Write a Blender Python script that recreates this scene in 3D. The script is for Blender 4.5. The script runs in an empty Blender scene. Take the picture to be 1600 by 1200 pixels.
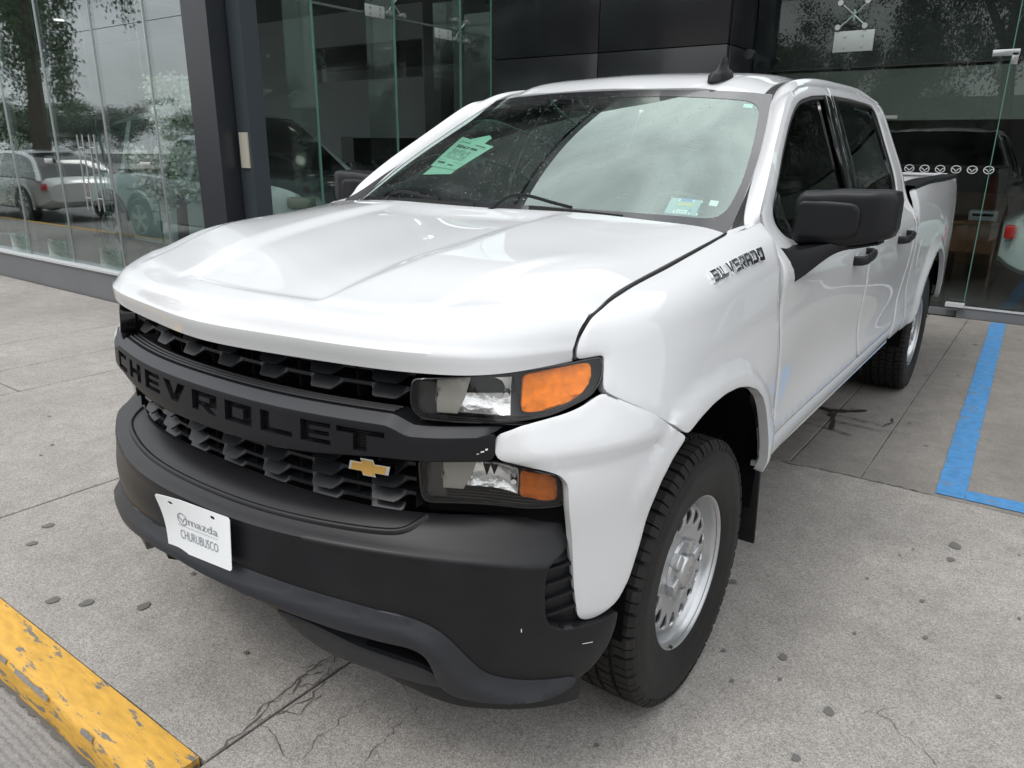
import bpy, bmesh, math, random
import numpy as np
from mathutils import Vector, Matrix
from mathutils.geometry import delaunay_2d_cdt
random.seed(7); rng = np.random.default_rng(7)
R = math.radians
scene = bpy.context.scene
COL = scene.collection

# ---------------- camera ----------------
cam_d = bpy.data.cameras.new('camera'); cam = bpy.data.objects.new('camera', cam_d); COL.objects.link(cam)
CP = (1.6487, -1.8332, 1.5439); YAW, PITCH, ROLL, FPX = -0.6240, 0.3053, 0.0111, 1171.6
_f = np.array([math.sin(YAW)*math.cos(PITCH), math.cos(YAW)*math.cos(PITCH), -math.sin(PITCH)])
_r = np.array([math.cos(YAW), -math.sin(YAW), 0.0]); _u = np.cross(_r, _f)
_r2 = _r*math.cos(ROLL)+_u*math.sin(ROLL); _u2 = -_r*math.sin(ROLL)+_u*math.cos(ROLL)
M = Matrix.Identity(4)
for i in range(3):
    M[i][0], M[i][1], M[i][2], M[i][3] = _r2[i], _u2[i], -_f[i], CP[i]
cam.matrix_world = M
cam_d.sensor_fit = 'HORIZONTAL'; cam_d.sensor_width = 36; cam_d.lens = FPX/1600*36
cam_d.clip_start = .05; cam_d.clip_end = 500
scene.camera = cam

# ---------------- sky, sun, exposure ----------------
SUN_EL, SUN_AZ = R(58), R(200)
world = bpy.data.worlds.new('World'); scene.world = world; world.use_nodes = True
nt = world.node_tree; nt.nodes.clear()
N = nt.nodes.new; L = nt.links.new
out = N('ShaderNodeOutputWorld'); bg = N('ShaderNodeBackground'); sky = N('ShaderNodeTexSky')
sky.sky_type = 'NISHITA'; sky.sun_disc = False; sky.sun_elevation = SUN_EL; sky.sun_rotation = SUN_AZ
sky.air_density = 1.5; sky.dust_density = 3
tc = N('ShaderNodeTexCoord'); mp = N('ShaderNodeMapping'); mp.inputs['Scale'].default_value = (1, 1, 2.4)
n1 = N('ShaderNodeTexNoise'); n1.inputs['Scale'].default_value = 2.3; n1.inputs['Detail'].default_value = 7; n1.inputs['Roughness'].default_value = .55
n1.inputs['Distortion'].default_value = .35
cr = N('ShaderNodeValToRGB'); cr.color_ramp.elements[0].position = .34; cr.color_ramp.elements[1].position = .66
cr.color_ramp.elements[0].color = (6.4, 6.6, 6.9, 1); cr.color_ramp.elements[1].color = (12.4, 12.5, 12.6, 1)
mx = N('ShaderNodeMix'); mx.data_type = 'RGBA'; mx.inputs['Factor'].default_value = .88
L(tc.outputs['Generated'], mp.inputs['Vector']); L(mp.outputs[0], n1.inputs['Vector']); L(n1.outputs['Fac'], cr.inputs['Fac'])
# an overcast sky is brighter overhead than near the horizon
gz = N('ShaderNodeSeparateXYZ'); L(tc.outputs['Generated'], gz.inputs[0]); gr = N('ShaderNodeMapRange'); gr.inputs[1].default_value = 0; gr.inputs[2].default_value = .95; gr.inputs[3].default_value = .70; gr.inputs[4].default_value = 1.65
L(gz.outputs[2], gr.inputs[0]); vs = N('ShaderNodeVectorMath'); vs.operation = 'SCALE'; L(cr.outputs['Color'], vs.inputs[0]); L(gr.outputs[0], vs.inputs['Scale'])
L(sky.outputs['Color'], mx.inputs['A']); L(vs.outputs[0], mx.inputs['B']); L(mx.outputs['Result'], bg.inputs['Color'])
bg.inputs['Strength'].default_value = .115
L(bg.outputs[0], out.inputs['Surface'])
sd = bpy.data.lights.new('sun', 'SUN'); sd.energy = .8; sd.angle = R(14); sd.color = (1, .965, .92)
so = bpy.data.objects.new('sun', sd); COL.objects.link(so)
so.rotation_euler = Vector((math.sin(SUN_AZ)*math.cos(SUN_EL), math.cos(SUN_AZ)*math.cos(SUN_EL), math.sin(SUN_EL))).to_track_quat('Z', 'Y').to_euler()
scene.view_settings.view_transform = 'Standard'; scene.view_settings.look = 'None'
scene.view_settings.exposure = 0.30; scene.view_settings.gamma = 1; scene.view_settings.use_curve_mapping = False
scene.render.engine = 'CYCLES'
scene.cycles.max_bounces = 10; scene.cycles.transparent_max_bounces = 24

# ---------------- materials ----------------
def mat(name, col, rough=.5, metal=0, coat=0, coat_rough=.03, bump=None, var=None, spec=.5, ior=None):
    """bump=(scale, strength, distance)  var=(scale, amount) brightness variation of the material itself"""
    m = bpy.data.materials.new(name); m.use_nodes = True; t = m.node_tree; b = t.nodes['Principled BSDF']
    b.inputs['Base Color'].default_value = (*col, 1); b.inputs['Roughness'].default_value = rough
    b.inputs['Metallic'].default_value = metal; b.inputs['Coat Weight'].default_value = coat; b.inputs['Coat Roughness'].default_value = coat_rough
    b.inputs['Specular IOR Level'].default_value = spec
    co = t.nodes.new('ShaderNodeTexCoord')
    if var:
        n = t.nodes.new('ShaderNodeTexNoise'); n.inputs['Scale'].default_value = var[0]; n.inputs['Detail'].default_value = 6
        t.links.new(co.outputs['Object'], n.inputs['Vector'])
        mr = t.nodes.new('ShaderNodeMapRange'); mr.inputs['From Min'].default_value = .3; mr.inputs['From Max'].default_value = .7
        mr.inputs['To Min'].default_value = 1-var[1]; mr.inputs['To Max'].default_value = 1+var[1]
        t.links.new(n.outputs['Fac'], mr.inputs['Value'])
        vm = t.nodes.new('ShaderNodeVectorMath'); vm.operation = 'SCALE'; vm.inputs[0].default_value = col
        t.links.new(mr.outputs[0], vm.inputs['Scale']); t.links.new(vm.outputs[0], b.inputs['Base Color'])
    if bump:
        n = t.nodes.new('ShaderNodeTexNoise'); n.inputs['Scale'].default_value = bump[0]; n.inputs['Detail'].default_value = 4
        t.links.new(co.outputs['Object'], n.inputs['Vector'])
        bp = t.nodes.new('ShaderNodeBump'); bp.inputs['Strength'].default_value = bump[1]; bp.inputs['Distance'].default_value = bump[2]
        t.links.new(n.outputs['Fac'], bp.inputs['Height']); t.links.new(bp.outputs[0], b.inputs['Normal'])
    return m

def glass_mat(name, tint, ior=1.5, rough=0.0, refl=(1, 1, 1), grime=0.0):
    m = bpy.data.materials.new(name); m.use_nodes = True; t = m.node_tree; t.nodes.clear()
    o = t.nodes.new('ShaderNodeOutputMaterial'); tr = t.nodes.new('ShaderNodeBsdfTransparent'); gl = t.nodes.new('ShaderNodeBsdfGlossy')
    mix = t.nodes.new('ShaderNodeMixShader')
    tr.inputs['Color'].default_value = (*tint, 1); gl.inputs['Roughness'].default_value = rough; gl.inputs['Color'].default_value = (*refl, 1)
    # Fresnel reflectance (Schlick), the same from either side of the pane
    f0 = ((ior-1)/(ior+1))**2; ge = t.nodes.new('ShaderNodeNewGeometry'); dt = t.nodes.new('ShaderNodeVectorMath'); dt.operation = 'DOT_PRODUCT'
    t.links.new(ge.outputs['Incoming'], dt.inputs[0]); t.links.new(ge.outputs['Normal'], dt.inputs[1])
    def mth(op, a, b_=None):
        n = t.nodes.new('ShaderNodeMath'); n.operation = op; t.links.new(a, n.inputs[0])
        if b_ is not None: n.inputs[1].default_value = b_
        return n.outputs[0]
    c1 = mth('ABSOLUTE', dt.outputs['Value']); n_ = t.nodes.new('ShaderNodeMath'); n_.operation = 'SUBTRACT'; n_.inputs[0].default_value = 1; n_.use_clamp = True; t.links.new(c1, n_.inputs[1])
    fres = mth('ADD', mth('MULTIPLY', mth('POWER', n_.outputs[0], 5.0), 1-f0), f0)
    t.links.new(fres, mix.inputs[0]); t.links.new(tr.outputs[0], mix.inputs[1]); t.links.new(gl.outputs[0], mix.inputs[2])
    last = mix.outputs[0]
    if grime:
        df = t.nodes.new('ShaderNodeBsdfDiffuse'); df.inputs['Color'].default_value = (.5, .52, .5, 1)
        n = t.nodes.new('ShaderNodeTexNoise'); n.inputs['Scale'].default_value = 3; n.inputs['Detail'].default_value = 8; n.inputs['Roughness'].default_value = .7
        c2 = t.nodes.new('ShaderNodeTexCoord'); t.links.new(c2.outputs['Object'], n.inputs['Vector'])
        mr = t.nodes.new('ShaderNodeMapRange'); mr.inputs['From Min'].default_value = .4; mr.inputs['From Max'].default_value = .75; mr.inputs['To Max'].default_value = grime
        t.links.new(n.outputs['Fac'], mr.inputs['Value']); m2 = t.nodes.new('ShaderNodeMixShader')
        t.links.new(mr.outputs[0], m2.inputs[0]); t.links.new(last, m2.inputs[1]); t.links.new(df.outputs[0], m2.inputs[2]); last = m2.outputs[0]
    t.links.new(last, o.inputs['Surface'])
    return m

PAINT = mat('white car paint', (.625, .635, .645), .55, coat=1, coat_rough=.012, spec=.15)
PLAST = mat('black grained plastic', (.0085, .009, .011), .42, spec=.32, bump=(900, .16, .0006), var=(6, .10))
BUMPER_M = mat('dusty black bumper plastic', (.0085, .0085, .010), .38, spec=.32, bump=(700, .22, .0008), var=(9, .22))
LEDGE_M = mat('satin grey black plastic', (.019, .0205, .025), .45, spec=.42, bump=(700, .15, .0006), var=(7, .12))
GLOSSB = mat('gloss black', (.006, .006, .007), .12, coat=.6)
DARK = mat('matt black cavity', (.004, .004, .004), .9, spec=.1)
FRIT = mat('windscreen black border', (.02, .02, .022), .12, coat=.5)
RUBBER = mat('tyre rubber', (.009, .009, .0095), .50, spec=.3, bump=(60, .3, .002), var=(14, .35))
DUSTY = mat('dusty tyre tread', (.019, .018, .017), .8, spec=.3, bump=(120, .4, .002), var=(11, .3))
SEAL = mat('black rubber seal', (.008, .008, .008), .45)
STEEL = mat('silver painted steel', (.50, .51, .52), .34, metal=.75, coat=.4, coat_rough=.15, var=(20, .05))
CHROME = mat('chrome', (.82, .83, .84), .07, metal=1)
GOLD = mat('gold emblem', (.72, .42, .10), .3, metal=.5, coat=.6)
REFLECT = mat('lamp reflector', (.88, .88, .86), .20, metal=.75, bump=(45, .3, .01))
LAMPIN = mat('lamp ribbed grey', (.30, .29, .26), .38, metal=.3)
LAMPDK = mat('lamp dark bezel', (.022, .022, .021), .35)
AMBER = mat('amber lens', (.80, .20, .001), .3, spec=.15, bump=(150, .4, .004), var=(60, .15))
AMBERD = mat('dark amber lens', (.36, .085, .002), .3, spec=.2, bump=(150, .3, .004), var=(60, .15))
RED = mat('red lamp', (.55, .012, .012), .2, coat=.8)
LENS = glass_mat('clear lamp lens', (.97, .97, .97), 1.45)
WGLASS = glass_mat('windscreen glass', (.66, .78, .72), 2.8, refl=(.84, 1, .93), grime=.06)
SGLASS = glass_mat('tinted side glass', (.16, .17, .17), 1.5)
SHOPGLASS = glass_mat('shop glass', (.86, .91, .89), 1.52, refl=(.95, 1, .98), grime=.012)
SHOPGLASS2 = glass_mat('street front shop glass', (.90, .94, .93), 2.5, refl=(.93, .98, 1), grime=.012)
WHITEP = mat('white printed plastic', (.80, .82, .83), .4)
INK = mat('grey print', (.24, .26, .28), .6)
GREENP = mat('pale green paper', (.46, .80, .66), .7)
INKD = mat('dark print', (.05, .07, .07), .7)
BLUEP = mat('blue print', (.05, .22, .5), .5)
YELP = mat('yellow print', (.6, .5, .08), .5)
GREYCAB = mat('grey cabin plastic', (.10, .105, .11), .6)
SEATM = mat('dark seat fabric', (.03, .03, .033), .9)
LINERM = mat('light headliner', (.25, .25, .25), .9)

# ---------------- mesh helpers ----------------
def tag(o, label=None, cat=None, group=None, kind=None):
    if label: o['label'] = label
    if cat: o['category'] = cat
    if group: o['group'] = group
    if kind: o['kind'] = kind
    return o
def empty(name, loc=(0, 0, 0), rz=0, parent=None, **k):
    o = bpy.data.objects.new(name, None); COL.objects.link(o); o.location = loc; o.rotation_euler = (0, 0, rz); o.empty_display_size = .2
    if parent: o.parent = parent
    return tag(o, **k)
def mk(name, V, F, m, parent=None, ang=35, mats=None, fm=None, **k):
    me = bpy.data.meshes.new(name); me.from_pydata([tuple(map(float, v)) for v in V], [], [tuple(f) for f in F])
    for x in (mats or [m]): me.materials.append(x)
    if fm is not None: me.polygons.foreach_set('material_index', list(fm))
    bm = bmesh.new(); bm.from_mesh(me)
    for f in bm.faces: f.smooth = True
    if ang is not None:
        a = R(ang)
        for e in bm.edges:
            if len(e.link_faces) == 2 and e.calc_face_angle(0) > a: e.smooth = False
    bm.to_mesh(me); bm.free()
    o = bpy.data.objects.new(name, me); COL.objects.link(o)
    if parent: o.parent = parent
    return tag(o, **k)
def loopres(P, step, smooth=2):
    P = np.array(P, float); Q = np.vstack([P, P[:1]]); out = []
    for a, b in zip(Q[:-1], Q[1:]):
        n = max(1, int(round(np.linalg.norm(b-a)/step)))
        out += [a+(b-a)*i/n for i in range(n)]
    P = np.array(out)
    for _ in range(smooth): P = .5*P+.25*(np.roll(P, 1, 0)+np.roll(P, -1, 0))
    return P
def inpoly(pts, P):
    x, y = pts[:, 0], pts[:, 1]; c = np.zeros(len(pts), bool); Q = np.roll(P, -1, 0)
    for (x1, y1), (x2, y2) in zip(P, Q):
        if y1 == y2: continue
        k = ((y1 > y) != (y2 > y)) & (x < (x2-x1)*(y-y1)/(y2-y1)+x1); c ^= k
    return c
def inset(P, d):
    t = np.roll(P, -1, 0)-np.roll(P, 1, 0); t /= np.maximum(np.linalg.norm(t, axis=1), 1e-9)[:, None]
    A = .5*np.sum(P[:, 0]*np.roll(P[:, 1], -1)-np.roll(P[:, 0], -1)*P[:, 1])
    n = np.stack([-t[:, 1], t[:, 0]], 1)*(1 if A > 0 else -1)
    return P+n*d
def panel(name, net, loops, m, parent, off=0., th=.012, step=.022, soft=2, ins=.004, mirror=False, sv=1., lip=.0018, offf=None, ang=42, ostep=None, **k):
    """trimmed piece of a surface: loops[0] is its outline, further loops are holes; rolled edge and thickness th.
    a loop may be (points, 'sharp') to keep its corners"""
    S = np.array([1., sv]); RL = []
    for lp in loops:
        sharp = isinstance(lp, tuple) and lp[1] == 'sharp'
        P = np.array(lp[0] if sharp else lp, float)*S
        RL.append((P if sharp and len(P) > 24 else loopres(P, (ostep or step)*(1 if not sharp else .8), 0 if sharp else soft), sharp))
    V2 = []; E = []; rings = []
    for P, sharp in RL:
        s = len(V2); n = len(P); V2 += P.tolist(); E += [(s+i, s+(i+1) % n) for i in range(n)]; rings.append((s, n))
    for j, (P, sharp) in enumerate(RL):
        if ins and not sharp:
            Q = inset(P, ins if j == 0 else -ins); V2 += Q.tolist()
    A = np.array(V2); lo, hi = A.min(0), A.max(0)
    gx, gy = np.meshgrid(np.arange(lo[0]+step/2, hi[0], step), np.arange(lo[1]+step/2, hi[1], step)); g = np.stack([gx.ravel(), gy.ravel()], 1)
    ok = np.zeros(len(g), bool)
    for P, _ in RL: ok ^= inpoly(g, P)
    g = g[ok]
    if len(g):
        d = np.full(len(g), 9.)
        for i in range(0, len(A), 200): d = np.minimum(d, np.sqrt(((g[:, None]-A[None, i:i+200])**2).sum(2)).min(1))
        g = g[d > step*.45]
    V2 = V2+g.tolist()
    vo, eo, fo, ov, oe, of = delaunay_2d_cdt([Vector(v) for v in V2], E, [], 0, 1e-7)
    vo = np.array([tuple(v) for v in vo]); F = np.array([tuple(f) for f in fo])
    c = vo[F].mean(1); ok = np.zeros(len(F), bool)
    for P, _ in RL: ok ^= inpoly(c, P)
    F = F[ok]
    # output index of every input vertex
    back = {}
    for i, o_ in enumerate(ov):
        for q in o_: back[q] = i
    uv = vo/S
    P3 = net(uv[:, 0], uv[:, 1]); Nn = net.normal(uv[:, 0], uv[:, 1])
    T = P3[F]; fn = np.cross(T[:, 1]-T[:, 0], T[:, 2]-T[:, 0])
    # outward: away from the inside of the vehicle
    sgn = np.sign(((P3-np.array([0, 2.0, .75]))*Nn).sum(1).mean()) if k.get('outward') is None else k['outward']
    k.pop('outward', None); Nn = Nn*sgn
    if ((fn*Nn[F].mean(1)).sum()) < 0: F = F[:, ::-1]
    o = off if offf is None else off+offf(uv[:, 0], uv[:, 1])
    P3 = P3+Nn*np.reshape(o, (-1, 1)) if np.ndim(o) else P3+Nn*o
    V = P3.tolist(); FF = F.tolist(); base = len(V)
    for (s, n), (P, sharp) in zip(rings, RL):
        idx = [back[s+i] for i in range(n)]
        for i in idx:
            if not sharp and lip: V[i] = (P3[i]-Nn[i]*lip).tolist()
        b0 = len(V); V += [(P3[i]-Nn[i]*th).tolist() for i in idx]
        # orientation of the rim
        edges = {}
        for q in range(n): edges[(idx[q], idx[(q+1) % n])] = q
        has = set()
        for f in FF[:len(F)]:
            for a, b in ((f[0], f[1]), (f[1], f[2]), (f[2], f[0])): has.add((a, b)) if (a, b) in edges else None
        for q in range(n):
            a, b = idx[q], idx[(q+1) % n]; a2, b2 = b0+q, b0+(q+1) % n
            FF.append((b, a, a2, b2) if (a, b) in has else (a, b, b2, a2))
    ob = mk(name, V, FF, m, parent, ang, **k)
    if mirror:
        ob2 = mk(name, [(-x, y, z) for x, y, z in V], [f[::-1] for f in FF], m, parent, ang, **k); return ob, ob2
    return ob
def grid(name, P, m, parent=None, close_u=False, close_v=False, flip=False, ang=35, **k):
    """P[nv][nu] points"""
    P = np.array(P, float); nv, nu = P.shape[:2]; V = P.reshape(-1, 3); F = []
    for j in range(nv if close_v else nv-1):
        for i in range(nu if close_u else nu-1):
            a, b, c, d = j*nu+i, j*nu+(i+1) % nu, ((j+1) % nv)*nu+(i+1) % nu, ((j+1) % nv)*nu+i
            F.append((d, c, b, a) if flip else (a, b, c, d))
    return mk(name, V, F, m, parent, ang, **k)
def sweep(name, path, prof, m, parent=None, up=(0, 0, 1), close=True, ang=35, caps=True, scale=None, **k):
    """profile points (a,b) swept along path: a along the side vector, b along up"""
    path = np.array(path, float); t = np.gradient(path, axis=0); t /= np.linalg.norm(t, axis=1)[:, None]
    U = np.array(up, float); rows = []
    for i, p in enumerate(path):
        s = np.cross(t[i], U); s /= np.linalg.norm(s); w = np.cross(s, t[i]); sc = 1 if scale is None else scale[i]
        pr = prof(i/(len(path)-1)) if callable(prof) else prof
        rows.append([p+s*a*sc+w*b*sc for a, b in pr])
    n = len(rows[0]); V = [v for r in rows for v in r]; F = []
    for j in range(len(rows)-1):
        for i in range(n if close else n-1): F.append((j*n+i, j*n+(i+1) % n, (j+1)*n+(i+1) % n, (j+1)*n+i))
    if caps and close: F += [tuple(range(n))[::-1], tuple(range((len(rows)-1)*n, len(rows)*n))]
    return mk(name, V, F, m, parent, ang, **k)
def circ(r, n=10): return [(r*math.cos(2*math.pi*i/n), r*math.sin(2*math.pi*i/n)) for i in range(n)]
class MB:
    def __init__(s): s.V = []; s.F = []; s.M = []
    def add(s, V, F, mi=0): b = len(s.V); s.V += [tuple(v) for v in V]; s.F += [tuple(b+i for i in f) for f in F]; s.M += [mi]*len(F); return s
    def box(s, c, d, rot=None, mi=0, bev=0):
        h = [x/2 for x in d]
        if bev:
            bm = bmesh.new(); bmesh.ops.create_cube(bm, size=1); bmesh.ops.scale(bm, vec=d, verts=bm.verts)
            bmesh.ops.bevel(bm, geom=bm.edges[:], offset=bev, segments=2, affect='EDGES', profile=.5)
            V = [v.co.copy() for v in bm.verts]; bm.verts.index_update(); F = [[v.index for v in f.verts] for f in bm.faces]; bm.free()
        else:
            V = [Vector((x*h[0], y*h[1], z*h[2])) for x in (-1, 1) for y in (-1, 1) for z in (-1, 1)]
            F = [(0, 1, 3, 2), (4, 6, 7, 5), (0, 4, 5, 1), (2, 3, 7, 6), (0, 2, 6, 4), (1, 5, 7, 3)]
        if rot is not None: V = [rot @ v for v in V]
        s.add([v+Vector(c) for v in V], F, mi); return s
    def cyl(s, a, b, r0, r1=None, n=12, mi=0):
        a, b = Vector(a), Vector(b); r1 = r0 if r1 is None else r1; q = (b-a).to_track_quat('Z', 'Y'); V = []
        for p, r in ((a, r0), (b, r1)):
            V += [p+q @ Vector((r*math.cos(2*math.pi*i/n), r*math.sin(2*math.pi*i/n), 0)) for i in range(n)]
        F = [(i, (i+1) % n, n+(i+1) % n, n+i) for i in range(n)]+[tuple(range(n))[::-1], tuple(range(n, 2*n))]
        s.add(V, F, mi); return s
    def out(s, name, m, parent=None, ang=35, mats=None, **k):
        return mk(name, s.V, s.F, m, parent, ang, mats=mats, fm=s.M if mats else None, **k)
def box(name, c, d, m, parent=None, bev=0, rot=None, **k): return MB().box(c, d, rot, bev=bev).out(name, m, parent, **k)
def text_geo(body, size=1., extrude=0., bold=0.):
    cu = bpy.data.curves.new('t', 'FONT'); cu.body = body; cu.size = size; cu.extrude = extrude; cu.offset = bold; cu.resolution_u = 3
    o = bpy.data.objects.new('t', cu); COL.objects.link(o); dg = bpy.context.evaluated_depsgraph_get(); me = bpy.data.meshes.new_from_object(o.evaluated_get(dg))
    V = np.array([tuple(v.co) for v in me.vertices]); F = [tuple(p.vertices) for p in me.polygons]
    bpy.data.objects.remove(o); bpy.data.curves.remove(cu); bpy.data.meshes.remove(me)
    V[:, 0] -= V[:, 0].min(); return V, F
def fit_text(body, w, h, extrude=0, bold=0.):
    V, F = text_geo(body, 1., 0 if not extrude else .5, bold); V[:, 0] *= w/V[:, 0].max(); V[:, 1] -= V[:, 1].min(); V[:, 1] *= h/V[:, 1].max()
    if extrude: V[:, 2] = (V[:, 2]-V[:, 2].min())*extrude
    return V, F
def add_quads(mb, fn, rects, mi=0):
    for q in rects: mb.add([fn(*p) for p in q], [(0, 1, 2, 3)], mi)
# ---------- smooth surfaces through measured section points ----------
def spl(xk, Y, x):
    """natural cubic spline through rows of Y at knots xk, evaluated at x (linear beyond the ends)"""
    xk = np.asarray(xk, float); Y = np.asarray(Y, float); n = len(xk); h = np.diff(xk)
    A = np.zeros((n, n)); B = np.zeros((n,) + Y.shape[1:]); A[0, 0] = A[-1, -1] = 1
    for i in range(1, n-1):
        A[i, i-1] = h[i-1]; A[i, i] = 2*(h[i-1]+h[i]); A[i, i+1] = h[i]
        B[i] = 6*((Y[i+1]-Y[i])/h[i] - (Y[i]-Y[i-1])/h[i-1])
    M = np.linalg.solve(A, B.reshape(n, -1)).reshape(B.shape)
    x = np.asarray(x, float); xc = np.clip(x, xk[0], xk[-1])
    i = np.clip(np.searchsorted(xk, xc, side='right')-1, 0, n-2); hh = h[i]
    e = (Ellipsis,)+(None,)*(Y.ndim-1)
    a = (xk[i+1]-xc)/hh; b = (xc-xk[i])/hh
    r = a[e]*Y[i]+b[e]*Y[i+1]+((a**3-a)*hh*hh/6)[e]*M[i]+((b**3-b)*hh*hh/6)[e]*M[i+1]
    s0 = (Y[1]-Y[0])/h[0]-h[0]*(2*M[0]+M[1])/6; s1 = (Y[-1]-Y[-2])/h[-1]+h[-1]*(M[-2]+2*M[-1])/6
    r = r+np.minimum(x-xk[0], 0)[e]*s0+np.maximum(x-xk[-1], 0)[e]*s1
    return r

def _tight(v, rows, at, e0, e1):
    i = v.index(at); R_ = np.array(rows, float); t0 = e0/(v[i]-v[i-1]); t1 = e1/(v[i+1]-v[i])
    return v[:i]+[at-e0, at, at+e1]+v[i+1:], np.concatenate([R_[:i], [R_[i]*(1-t0)+R_[i-1]*t0], R_[i:i+1], [R_[i]*(1-t1)+R_[i+1]*t1], R_[i+1:]])

class Net:
    """surface through a grid of points: rows are knots v, columns knots u"""
    def __init__(s, v, u, P):
        s.v = np.array(v, float); s.u = np.array(u, float); s.P = np.array(P, float)
    def __call__(s, u, v):
        u = np.atleast_1d(np.asarray(u, float)); v = np.atleast_1d(np.asarray(v, float))
        uu, inv = np.unique(np.round(u, 6), return_inverse=True)
        R = np.stack([spl(s.u, s.P[k], uu) for k in range(len(s.v))], 0)  # rows, nu, 3
        out = np.zeros((len(u), 3))
        # spline across rows: matrix form, linear in the row values
        W = spl(s.v, np.eye(len(s.v)), v)
        RR = R[:, inv, :]
        out = np.einsum('nk,knc->nc', W, RR)
        return out
    def normal(s, u, v, e=2e-3):
        a = s(np.asarray(u)+e, v)-s(np.asarray(u)-e, v); b = s(u, np.asarray(v)+e)-s(u, np.asarray(v)-e)
        n = np.cross(a, b); return n/np.maximum(np.linalg.norm(n, axis=1), 1e-12)[:, None]

# body side from the front corner to the tail.  rows = nominal height
_V = [.42, .50, .62, .75, .90, 1.00, 1.10, 1.20, 1.30]
def _col(xs, ys, zt=(1.20, 1.30)):
    z = list(_V); z[-2], z[-1] = zt
    if np.isscalar(ys): ys = [ys]*9
    return [(x, y, q) for x, y, q in zip(xs, ys, z)]
_C = [
 (0.00, _col([.40]*9, [-.80,-.80,-.80,-.79,-.79,-.785,-.782,-.78,-.78])),
 (0.20, _col([.59,.59,.59,.59,.59,.59,.59,.59,.59], [-.77,-.77,-.77,-.755,-.75,-.74,-.732,-.72,-.70])),
 (0.38, _col([.74,.74,.745,.745,.75,.745,.73,.72,.70], [-.70,-.70,-.70,-.68,-.675,-.655,-.625,-.60,-.58])),
 (0.50, _col([.835,.84,.845,.85,.85,.83,.805,.79,.765], [-.635,-.635,-.64,-.635,-.63,-.575,-.535,-.50,-.47], (1.16,1.20))),
 (0.60, _col([.895,.905,.91,.915,.91,.885,.85,.835,.80], [-.55,-.56,-.565,-.565,-.555,-.50,-.46,-.43,-.40], (1.16,1.20))),
 (0.70, _col([.94,.955,.96,.96,.955,.93,.90,.875,.82], [-.46,-.47,-.475,-.475,-.465,-.42,-.385,-.36,-.34], (1.17,1.213))),
 (0.82, _col([.975,.985,.99,.99,.985,.965,.94,.905,.827], [-.35,-.355,-.36,-.36,-.35,-.31,-.275,-.25,-.22], (1.185,1.235))),
 (0.96, _col([.985,1.0,1.01,1.012,1.005,.985,.965,.92,.832], [-.22,-.22,-.22,-.22,-.21,-.18,-.15,-.12,-.10], (1.20,1.252))),
 (1.20, _col([.985,1.005,1.015,1.02,1.015,.995,.98,.935,.845], .10, (1.225,1.28))),
 (1.45, _col([.98,1.0,1.012,1.015,1.01,.995,.985,.945,.862], .33, (1.25,1.314))),
 (1.66, _col([.965,.985,1.005,1.00,.997,.995,.99,.96,.898], .56, (1.26,1.34))),
 (2.30, _col([.945,.965,1.000,.986,.987,.995,.998,.98,.925], 1.20, (1.22,1.30))),
 (3.20, _col([.945,.965,1.000,.985,.986,.995,.998,.98,.925], 2.10, (1.22,1.30))),
 (3.95, _col([.945,.965,1.000,.986,.988,.996,.998,.982,.935], 2.85, (1.25,1.35))),
 (4.40, _col([.96,.98,1.005,1.005,1.003,1.0,.998,.985,.955], 3.30, (1.26,1.378))),
 (4.85, _col([.97,.99,1.012,1.018,1.015,1.003,.997,.985,.955], 3.745, (1.26,1.378))),
 (5.30, _col([.96,.98,1.003,1.005,1.003,.997,.99,.978,.950], 4.20, (1.26,1.378))),
 (5.88, _col([.94,.955,.97,.972,.972,.97,.965,.955,.93], 4.78, (1.26,1.378))),
]
SIDE = Net(_V, [c[0] for c in _C], np.array([c[1] for c in _C]).transpose(1, 0, 2))

# greenhouse side: u = y, v = z
_gy = [.3, .8, 1.3, 1.9, 2.5, 2.9]
_gz = [1.20, 1.28, 1.40, 1.55, 1.70, 1.79, 1.85]
_gx = [.972, .943, .897, .835, .768, .718, .662]
GREEN = Net(_gz, _gy, [[(x-.010*max(0, y-2.1)/.8-.02*max(0, 1.3-y), y, z) for y in _gy] for x, z in zip(_gx, _gz)])

# hood, half: u = fraction across, v = rows from the lip to the cowl
_hu = [0, .3, .55, .76, .9, 1.0]
_hood = [
 [(0,-.832,1.088),(.25,-.803,1.088),(.47,-.765,1.090),(.64,-.716,1.092),(.765,-.625,1.096),(.832,-.474,1.100)],
 [(0,-.846,1.134),(.25,-.818,1.134),(.473,-.779,1.134),(.644,-.720,1.133),(.766,-.622,1.131),(.834,-.478,1.126)],
 [(0,-.815,1.172),(.25,-.793,1.172),(.465,-.752,1.171),(.64,-.690,1.170),(.76,-.590,1.166),(.832,-.455,1.158)],
 [(0,-.715,1.203),(.25,-.700,1.204),(.45,-.668,1.206),(.62,-.605,1.217),(.742,-.512,1.217),(.830,-.405,1.194)],
 [(0,-.520,1.248),(.25,-.515,1.256),(.45,-.485,1.260),(.63,-.430,1.267),(.755,-.370,1.258),(.829,-.305,1.221)],
 [(0,-.270,1.293),(.26,-.265,1.300),(.46,-.250,1.300),(.64,-.215,1.296),(.765,-.185,1.280),(.832,-.150,1.246)],
 [(0,-.020,1.327),(.26,-.015,1.333),(.47, .000,1.330),(.65, .025,1.316),(.77, .045,1.298),(.84, .060,1.275)],
 [(0, .215,1.350),(.27, .228,1.352),(.49, .258,1.348),(.67, .292,1.336),(.79, .318,1.326),(.85, .328,1.312)],
]
_hv = [0, .03, .08, .16, .36, .62, .88, 1.18]
_hv, _hood = _tight(_hv, _hood, .03, .005, .007)
_hv, _hood = _tight(_hv, _hood, .16, .012, .03)
HOOD = Net(_hv, _hu, _hood)
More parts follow.
